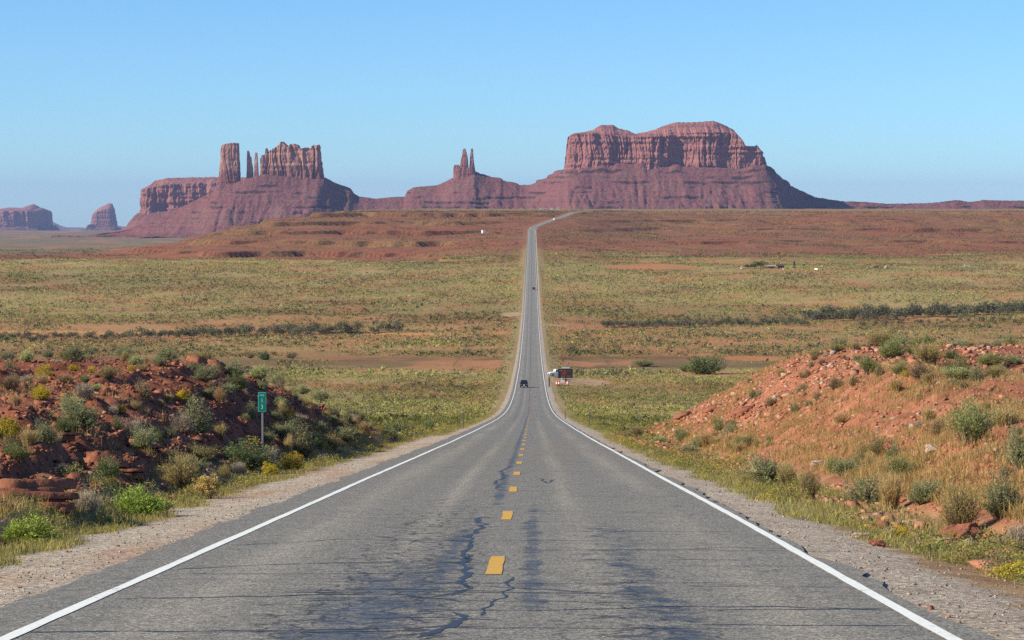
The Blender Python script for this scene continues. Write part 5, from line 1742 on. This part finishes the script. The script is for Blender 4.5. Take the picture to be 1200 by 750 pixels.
def text_mesh(name, body, size, mat, parent, loc, squash=1.0):
    cu = bpy.data.curves.new(name, 'FONT')
    cu.body = body
    cu.size = size
    cu.align_x = 'CENTER'
    cu.align_y = 'CENTER'
    cu.extrude = 0.001
    tmp = bpy.data.objects.new('tmp_text', cu)
    COL.objects.link(tmp)
    bpy.context.view_layer.update()
    me = bpy.data.meshes.new_from_object(tmp.evaluated_get(bpy.context.evaluated_depsgraph_get()))
    bpy.data.objects.remove(tmp)
    bpy.data.curves.remove(cu)
    me.materials.append(mat)
    o = bpy.data.objects.new(name, me)
    COL.objects.link(o)
    o.parent = parent
    o.location = loc
    o.rotation_euler = (math.pi / 2, 0, 0)
    o.scale = (squash, 1, 1)
    return o


def rounded_plate(b, w_, h_, r, y0, y1, z0):
    pts = []
    for cx, cz, a0 in ((w_ / 2 - r, h_ / 2 - r, 0), (-w_ / 2 + r, h_ / 2 - r, 90), (-w_ / 2 + r, -h_ / 2 + r, 180), (w_ / 2 - r, -h_ / 2 + r, 270)):
        for k_ in range(6):
            a_ = math.radians(a0 + 18 * k_)
            pts.append((cx + r * math.cos(a_), z0 + cz + r * math.sin(a_)))
    A = [b.b.verts.new((x, y0, z)) for x, z in pts]
    B = [b.b.verts.new((x, y1, z)) for x, z in pts]
    fs_ = [b.b.faces.new(A), b.b.faces.new(B[::-1])] + [b.b.faces.new((A[i], B[i], B[(i + 1) % len(A)], A[(i + 1) % len(A)])) for i in range(len(A))]
    bmesh.ops.recalc_face_normals(b.b, faces=fs_)
    return b


# mile marker
MREFL = plain('reflective_letters', (0.50, 0.66, 0.66), 0.5, 0.3, var=0.04)
MBORD = plain('reflective_border', (0.10, 0.42, 0.40), 0.5, 0.3, var=0.04)
pm_ = hit(307.5, 524.5)
k1 = pm_[1] / F
zt_, zb_ = pix(307.5, 459.5, pm_[1])[2] - pm_[2], pix(307.5, 482.6, pm_[1])[2] - pm_[2]
mm = empty('mile_marker', pm_, math.radians(-3), 'green mile marker sign reading 13 on a thin steel post', 'sign')
pw_, ph_ = 9.5 * k1, zt_ - zb_
b = MB().box((0, 0, zt_ / 2 - 0.1), (0.055, 0.012, zt_ + 0.1))
for s_ in (-1, 1):
    b.box((s_ * 0.024, 0.018, zt_ / 2 - 0.1), (0.008, 0.03, zt_ + 0.1))
b.build('post', M_['steel'], mm)
pl_ = rounded_plate(MB(), pw_, ph_, 0.03, -0.024, -0.018, (zt_ + zb_) / 2).build('sign_panel', MBORD, mm)
rounded_plate(MB(), pw_ - 0.035, ph_ - 0.035, 0.022, -0.0275, -0.0235, (zt_ + zb_) / 2).build('sign_face', M_['sign_green'], pl_)
text_mesh('lettering', 'MILE', pw_ * 0.30, MREFL, pl_, (0, -0.029, zb_ + ph_ * 0.84), 0.9)
text_mesh('numeral', '1', ph_ * 0.30, MREFL, pl_, (0, -0.029, zb_ + ph_ * 0.56), 0.8)
text_mesh('numeral', '3', ph_ * 0.30, MREFL, pl_, (0, -0.029, zb_ + ph_ * 0.25), 0.8)

# posts along the road
for (u, vt, vb, lab) in ((543, 480, 501.5, 'weathered marker post beside the left lay-by'), (690.7, 480, 499, 'taller weathered marker post by the right verge'),
                         (662.4, 481, 491, 'shorter grey marker post by the right verge'), (643.6, 441.5, 453.5, 'dark marker post by the right edge line near the message board'),
                         (650.6, 465, 471, 'smallest grey marker post by the right verge below the message board')):
    p = hit(u, vb)
    h = (vb - vt) * p[1] / F
    t = empty('marker_post', p, 0, lab, 'post', 'marker posts along the road')
    w0 = 0.11 if u != 643.6 else 0.30
    MB().box((0, 0, h / 2 - 0.1), (w0, 0.08, h + 0.2), bev=0.015).build('post', M_['dark'] if u == 643.6 else M_['wood'], t)
    MB().box((0, -0.045, h - 0.16), (w0 * 0.8, 0.012, 0.18)).build('reflector', M_['steel'], t)

# message board trailer and work-zone things
pb = hit(662.6, 447.2, 300)
kb = pb[1] / F
mbt = empty('message_board_trailer', pb, math.radians(4), 'dark electronic message board on a trailer parked right of the road', 'message board')
bw, bt, bb = 17.2 * kb, pix(662, 432.2, pb[1])[2] - pb[2], pix(662, 443.0, pb[1])[2] - pb[2]
MB().box((0, 0, (bt + bb) / 2), (bw, 0.25, bt - bb), bev=0.05).build('board', M_['dark'], mbt)
b = MB()
for (x_, z_, sx, sz) in ((0, bt, bw + 0.1, 0.1), (0, bb, bw + 0.1, 0.1), (-bw / 2, (bt + bb) / 2, 0.1, bt - bb), (bw / 2, (bt + bb) / 2, 0.1, bt - bb)):
    b.box((x_, -0.05, z_), (sx, 0.32, sz))
b.build('frame', M_['blue'], mbt)
led = N('amber_led_matrix')
led.set(led.b.inputs['Emission Color'], (1.0, 0.22, 0.02))
led.b.inputs['Emission Strength'].default_value = 0.22
mled = led.fin((0.25, 0.05, 0.01), 0.5, 0.2)
b = MB()
rl = random.Random(4)
for (zf_, spans) in ((0.80, ((-0.40, -0.20), (-0.12, 0.02), (0.10, 0.38))), (0.50, ((-0.22, 0.08),)), (0.20, ((-0.28, -0.02), (0.10, 0.36)))):
    for (a_, c_) in spans:
        x_ = a_ * bw
        while x_ < c_ * bw:
            for q in range(7):
                if rl.random() < 0.55:
                    b.box((x_, -0.135, bb + (bt - bb) * zf_ + (q - 3) * 0.075), (0.06, 0.03, 0.06))
            x_ += 0.085
b.build('lamp_matrix', mled, mbt)
MB().box((0.1, 0.1, bt + 0.28), (bw * 0.52, 1.1, 0.06), Matrix.Rotation(0.35, 3, 'X')).build('solar_panel', M_['solar'], mbt)
b = MB().box((0, 0.2, 0.55), (0.22, 0.22, bb + 0.4))
b.build('mast', M_['steel'], mbt)
b = MB().box((0.1, 0.2, 0.50), (2.6, 1.3, 0.14), bev=0.02).box((-1.0, 0.2, 0.78), (0.7, 0.8, 0.45), bev=0.03)
b.build('chassis', M_['blue'], mbt)
MB().box((-1.0, -0.28, 0.70), (0.45, 0.16, 0.5), bev=0.03).build('control_box', M_['white'], mbt)
MB().tube((1.3, 0.2, 0.48), (2.9, 0.2, 0.42), 0.05).build('tow_bar', M_['dark'], mbt)
for s_ in (-1, 1):
    wh = MB().tube((0.3, 0.2 + s_ * 0.72, 0.34), (0.3, 0.2 + s_ * 0.92, 0.34), 0.34, seg=18).build('wheel', M_['tyre'], mbt)
    MB().tube((0.3, 0.2 + s_ * 0.74, 0.34), (0.3, 0.2 + s_ * 0.94, 0.34), 0.18, seg=12).build('rim', M_['rim'], wh)
    for xx in (-1.25, 1.25):
        MB().box((xx, 0.2 + s_ * 0.6, 0.25), (0.07, 0.07, 0.55)).build('jack', M_['steel'], mbt)

for (u, v, lab) in ((652.7, 451.6, 'orange and white drum leftmost in front of the message board'), (655.3, 451.6, 'orange and white drum second from left in front of the message board'),
                    (665.4, 451.4, 'orange and white drum standing alone at the right in front of the message board')):
    p = hit(u, v, 300)
    t = empty('traffic_drum', p, 0, lab, 'traffic drum', 'traffic drums by the message board')
    hs = 1.18
    MB().lathe([(0.30, 0.06), (0.29, 0.36), (0.275, 0.38), (0.27, 0.62), (0.255, 0.64), (0.25, 0.9), (0.235, 0.92), (0.22, hs), (0.10, hs + 0.05)]).build('barrel', M_['orange'], t)
    for z0, z1, r0, r1 in ((0.40, 0.60, 0.282, 0.278), (0.68, 0.86, 0.262, 0.258)):
        MB().lathe([(r0, z0), (r1, z1)]).build('reflective_band', M_['white'], t)
    MB().lathe([(0.42, 0.0), (0.42, 0.05), (0.31, 0.09)]).build('base', M_['tyre'], t)
p = hit(659.3, 450.8, 300)
t = empty('barricade', p, 0, 'white barricade with an orange stripe between the orange drums', 'barricade')
for z_ in (0.95, 0.55):
    MB().box((0, 0, z_), (1.05, 0.05, 0.26), bev=0.01).build('board', M_['white'], t)
b = MB()
for q in range(3):
    b.box((-0.36 + 0.36 * q, -0.03, 0.55), (0.13, 0.012, 0.30), Matrix.Rotation(0.6, 3, 'Y'))
b.build('stripe', M_['orange'], t)
for s_ in (-1, 1):
    MB().box((s_ * 0.45, 0.05, 0.55), (0.06, 0.06, 1.1)).build('leg', M_['white'], t)
    MB().box((s_ * 0.45, 0.05, 0.03), (0.08, 0.9, 0.06)).build('foot', M_['white'], t)


def diamond_sign(u, v, vb, half_px, mat, label, cat='sign', plate=False):
    p = hit(u, vb, 800)
    kk = p[1] / F
    t = empty('diamond_sign', p, 0, label, cat)
    zc = pix(u, v, p[1])[2] - p[2]
    s_ = half_px * kk * 2 / math.sqrt(2)
    MB().box((0, -0.06, zc), (s_, 0.03, s_), Matrix.Rotation(math.pi / 4, 3, 'Y')).build('sign_panel', mat, t)
    MB().box((0, 0, zc / 2), (0.09, 0.06, zc)).build('post', M_['steel'], t)
    if plate:
        MB().box((0, -0.06, zc - s_ * 1.1), (s_ * 0.8, 0.03, s_ * 0.5)).build('plate', mat, t)
    return t


diamond_sign(637.2, 350.3, 357.0, 1.9, M_['orange'], 'orange diamond sign right of the road, farther of two')
diamond_sign(637.7, 362.2, 367.5, 1.4, M_['orange'], 'orange diamond sign with a plate below, nearer of two', plate=True)
diamond_sign(651.8, 297.0, 302.0, 1.2, M_['yellow'], 'tiny yellow diamond sign standing far right of the road')

# right-of-way fences
for side, lab in ((-1, 'wire fence on thin posts running up the left side of the valley'), (1, 'wire fence on thin posts running up the right side of the valley')):
    ys = np.arange(780, 2380, 12.0)
    xs = side * (25 + 0.5 * noise(ys / 90.0, side * 3.0, 171))
    zs = ground(xs, ys)
    t = empty('wire_fence', (xs[0], ys[0], zs[0]), 0, lab, 'fence')
    T0 = Vector(t.location)
    pm2 = MB().box((0, 0, 0.6), (0.13, 0.13, 1.4)).build('post', M_['wood'], t)
    pd = pm2.data
    bpy.data.objects.remove(pm2)
    for i in range(100):
        o = bpy.data.objects.new('post', pd)
        COL.objects.link(o)
        o.parent = t
        o.location = Vector((xs[i], ys[i], zs[i])) - T0
    b = MB()
    for i in range(100, len(ys)):
        b.box(Vector((xs[i], ys[i], zs[i] + 0.6)) - T0, (0.13, 0.13, 1.4))
    tag(b.build('far_posts', M_['wood'], t), kind='stuff')
    b = MB()
    for hh in (0.45, 0.8, 1.15):
        for i in range(len(ys) - 1):
            b.tube(Vector((xs[i], ys[i], zs[i] + hh)) - T0, Vector((xs[i + 1], ys[i + 1], zs[i + 1] + hh)) - T0, 0.012, seg=3)
    b.build('wire', M_['dark'], t)


# homesteads
def house(u, v, wpx, hpx, wall, roof, label, depth=7.0, name='house', flat=False, rz=0.0, door=True, y0=1500, yfix=None):
    p = hit(u, v, y0) if yfix is None else pix(u, v, yfix)
    if yfix:
        p[2] = float(ground(p[0], p[1]))
    kk = p[1] / F
    w_, h = wpx * kk, hpx * kk
    t = empty(name, p, rz, label, 'house' if name == 'house' else name.split('_')[-1])
    wh = h * (0.9 if flat else 0.66)
    MB().box((0, 0, wh / 2 - 0.3), (w_, depth, wh + 0.6), bev=0.03).build('wall', M_[wall], t)
    if flat:
        MB().box((0, 0, wh + 0.08), (w_ + 0.4, depth + 0.4, 0.18)).build('roof', M_[roof], t)
    else:
        MB().prism([(-depth / 2 - 0.4, wh), (0, h), (depth / 2 + 0.4, wh), (depth / 2 + 0.4, wh + 0.15), (0, h + 0.15), (-depth / 2 - 0.4, wh + 0.15)], -w_ / 2 - 0.4, w_ / 2 + 0.4).build('roof', M_[roof], t)
    if door:
        MB().box((w_ * 0.12, -depth / 2 - 0.03, 1.0), (0.95, 0.08, 2.0)).build('door', M_['dark'], t)
        for q in (-0.3, 0.36):
            MB().box((w_ * q, -depth / 2 - 0.03, 1.45), (1.0, 0.08, 0.9)).build('window', M_['glass'], t)
    return t


house(903.5, 314.4, 9.0, 3.6, 'brownwall', 'roofp', 'brown homestead house with a pale roof, left one of the pair by the trees')
house(914.5, 314.8, 7.5, 4.6, 'brownwall', 'roofd', 'dark-roofed homestead house, right one of the pair by the trees')
house(869.0, 315.0, 1.5, 2.0, 'white', 'roofp', 'tiny white hut left of the homestead trees', 3.0, 'white_hut', True, door=False)
house(918.6, 316.0, 2.6, 2.0, 'cream', 'roofp', 'cream hut in front of the dark-roofed house', 3.0, 'cream_hut', True, door=False)
house(956.8, 316.2, 1.6, 2.2, 'white', 'roofd', 'white hut with a dark side standing right of the homestead', 4.0, 'white_hut', True, rz=0.6, door=False)
house(963.5, 311.8, 2.0, 1.2, 'white', 'roofp', 'tiny pale hut behind and right of the white hut with a dark side', 3.0, 'white_hut', True, door=False)
house(1026.5, 314.4, 6.0, 2.4, 'blue', 'roofd', 'low dark shed alone on the right plain', 4.0, 'dark_shed', True, door=False)
house(1133.5, 312.2, 7.0, 2.0, 'cream', 'solar', 'pale trailer on the far right plain beside an orange track', 3.0, 'house_trailer', True, door=False)
p = hit(1038.8, 315.2, 1500)
t = empty('hogan', p, 0, 'rounded earth hogan right of the low dark shed', 'hogan')
k_ = p[1] / F
MB().lathe([(2.9 * k_, -0.3), (2.8 * k_, 0.9), (2.3 * k_, 1.9), (1.2 * k_, 2.6), (0.35, 2.85)], 12).build('dome', M_['earth'], t)
MB().box((-0.3, -2.75 * k_, 0.85), (0.9, 0.3, 1.7)).build('door', M_['dark'], t)
p = hit(930.4, 314.0, 1500)
k_ = p[1] / F
t = empty('water_tower', p, 0, 'dark tank tower on legs right of the dark-roofed house', 'tower')
MB().tube((0, 0, 2.6 * k_), (0, 0, 7.6 * k_), 1.3 * k_, seg=16).build('tank', M_['rust'], t)
for a_ in range(4):
    ca, sa = math.cos(a_ * 1.571 + .78), math.sin(a_ * 1.571 + .78)
    MB().tube((ca * 1.5 * k_, sa * 1.5 * k_, -0.2), (ca * 1.0 * k_, sa * 1.0 * k_, 2.7 * k_), 0.14).build('leg', M_['rust'], t)
MB().box((0.6 * k_, 0, 0.5 * k_), (4.5 * k_, 3, 1.2 * k_), bev=0.05).build('shed', M_['rust'], t)


def tree(u, v, wpx, hpx, label, sd):
    p = hit(u, v, 1500)
    k_ = p[1] / F
    rg = np.random.default_rng(sd)
    t = empty('homestead_tree', p, 0, label, 'tree', 'trees at the homestead')
    h, w_ = hpx * k_, wpx * k_
    b = MB().tube((0, 0, -0.3), (0, 0, h * 0.5), 0.22, 0.12)
    for q in range(5):
        a_ = q * 1.3
        b.tube((0, 0, h * 0.3), (math.cos(a_) * w_ * 0.28, math.sin(a_) * w_ * 0.28, h * 0.65), 0.1, 0.04, 6)
    b.build('trunk', M_['wood'], t)
    lob = rg.normal(size=(14, 3)) * np.array([0.22 * w_, 0.22 * w_, 0.13 * h]) + np.array([0, 0, h * 0.5])
    V, Fc, _ = tri_dome(lob, rg.uniform(0.14, 0.26, 14) * w_, rg.uniform(0.2, 0.34, 14) * h, 110, np.zeros((14, 3)), 0.24, rg)
    mesh_np('crown', V, Fc, MTREE, t)


tree(876.5, 314.8, 11, 5.4, 'low spreading dark tree leftmost at the homestead', 501)
tree(884.0, 314.6, 11, 6.4, 'dark tree in the middle of the homestead trees', 502)
tree(891.0, 314.2, 15, 9.5, 'tallest dark tree at the homestead, next to the pale roof', 503)
tree(942.0, 312.5, 4, 3.2, 'small lone green tree right of the dark tank tower', 504)

# camp on the left plateau
house(566.8, 273.4, 4.2, 4.0, 'white', 'white', 'white trailer shining on the left plateau near the road', 3.0, 'house_trailer', True, rz=0.5, y0=2400, door=False)
house(571.5, 273.6, 3.0, 1.6, 'cream', 'roofp', 'small cream shed just right of the white trailer on the left plateau', 3.0, 'cream_shed', True, y0=2400, door=False)
house(553.5, 273.6, 4.5, 1.6, 'blue', 'roofd', 'low dark shed left of the white trailer on the left plateau', 4.0, 'dark_shed', True, y0=2400, door=False)
house(583.5, 274.0, 5.0, 1.4, 'brownwall', 'roofd', 'low dark shed between the white trailer and the road', 4.0, 'dark_shed', True, y0=2400, door=False)
# houses on the far rim
for (u, wp, hp, lab, wl) in ((634, 3.4, 1.5, 'pale house on the plateau rim, leftmost of four in a row', 'white'), (639, 3.2, 1.6, 'darker house on the plateau rim, second of four in a row', 'blue'),
                             (646.5, 3.4, 1.9, 'white house on the plateau rim, third of four in a row', 'white'), (654, 4.0, 1.7, 'pale house on the plateau rim, rightmost of four in a row', 'cream')):
    house(u, 243.6, wp, hp, wl, 'roofp', lab, 9.0, yfix=5000)
# ------------------------------------------------------------------ air
def build_haze():
    m = bpy.data.materials.new('haze_air')
    m.use_nodes = True
    t = m.node_tree
    t.nodes.clear()
    out = t.nodes.new('ShaderNodeOutputMaterial')
    pv = t.nodes.new('ShaderNodeVolumePrincipled')
    pv.inputs['Color'].default_value = (0.47, 0.60, 1.0, 1)
    pv.inputs['Density'].default_value = HAZE
    pv.inputs['Anisotropy'].default_value = 0.0
    t.links.new(pv.outputs[0], out.inputs['Volume'])
    x0, x1, y0, y1, z0, z1 = -115000, 115000, -1200, 43500, -470, 420
    v_ = np.array([(x, y, z) for z in (z0, z1) for y in (y0, y1) for x in (x0, x1)], float)
    f_ = np.array([(0, 2, 3, 1), (4, 5, 7, 6), (0, 1, 5, 4), (2, 6, 7, 3), (0, 4, 6, 2), (1, 3, 7, 5)])
    tag(mesh_np('haze', v_, f_, m), kind='stuff')


HAZE = 1.8e-5
build_haze()
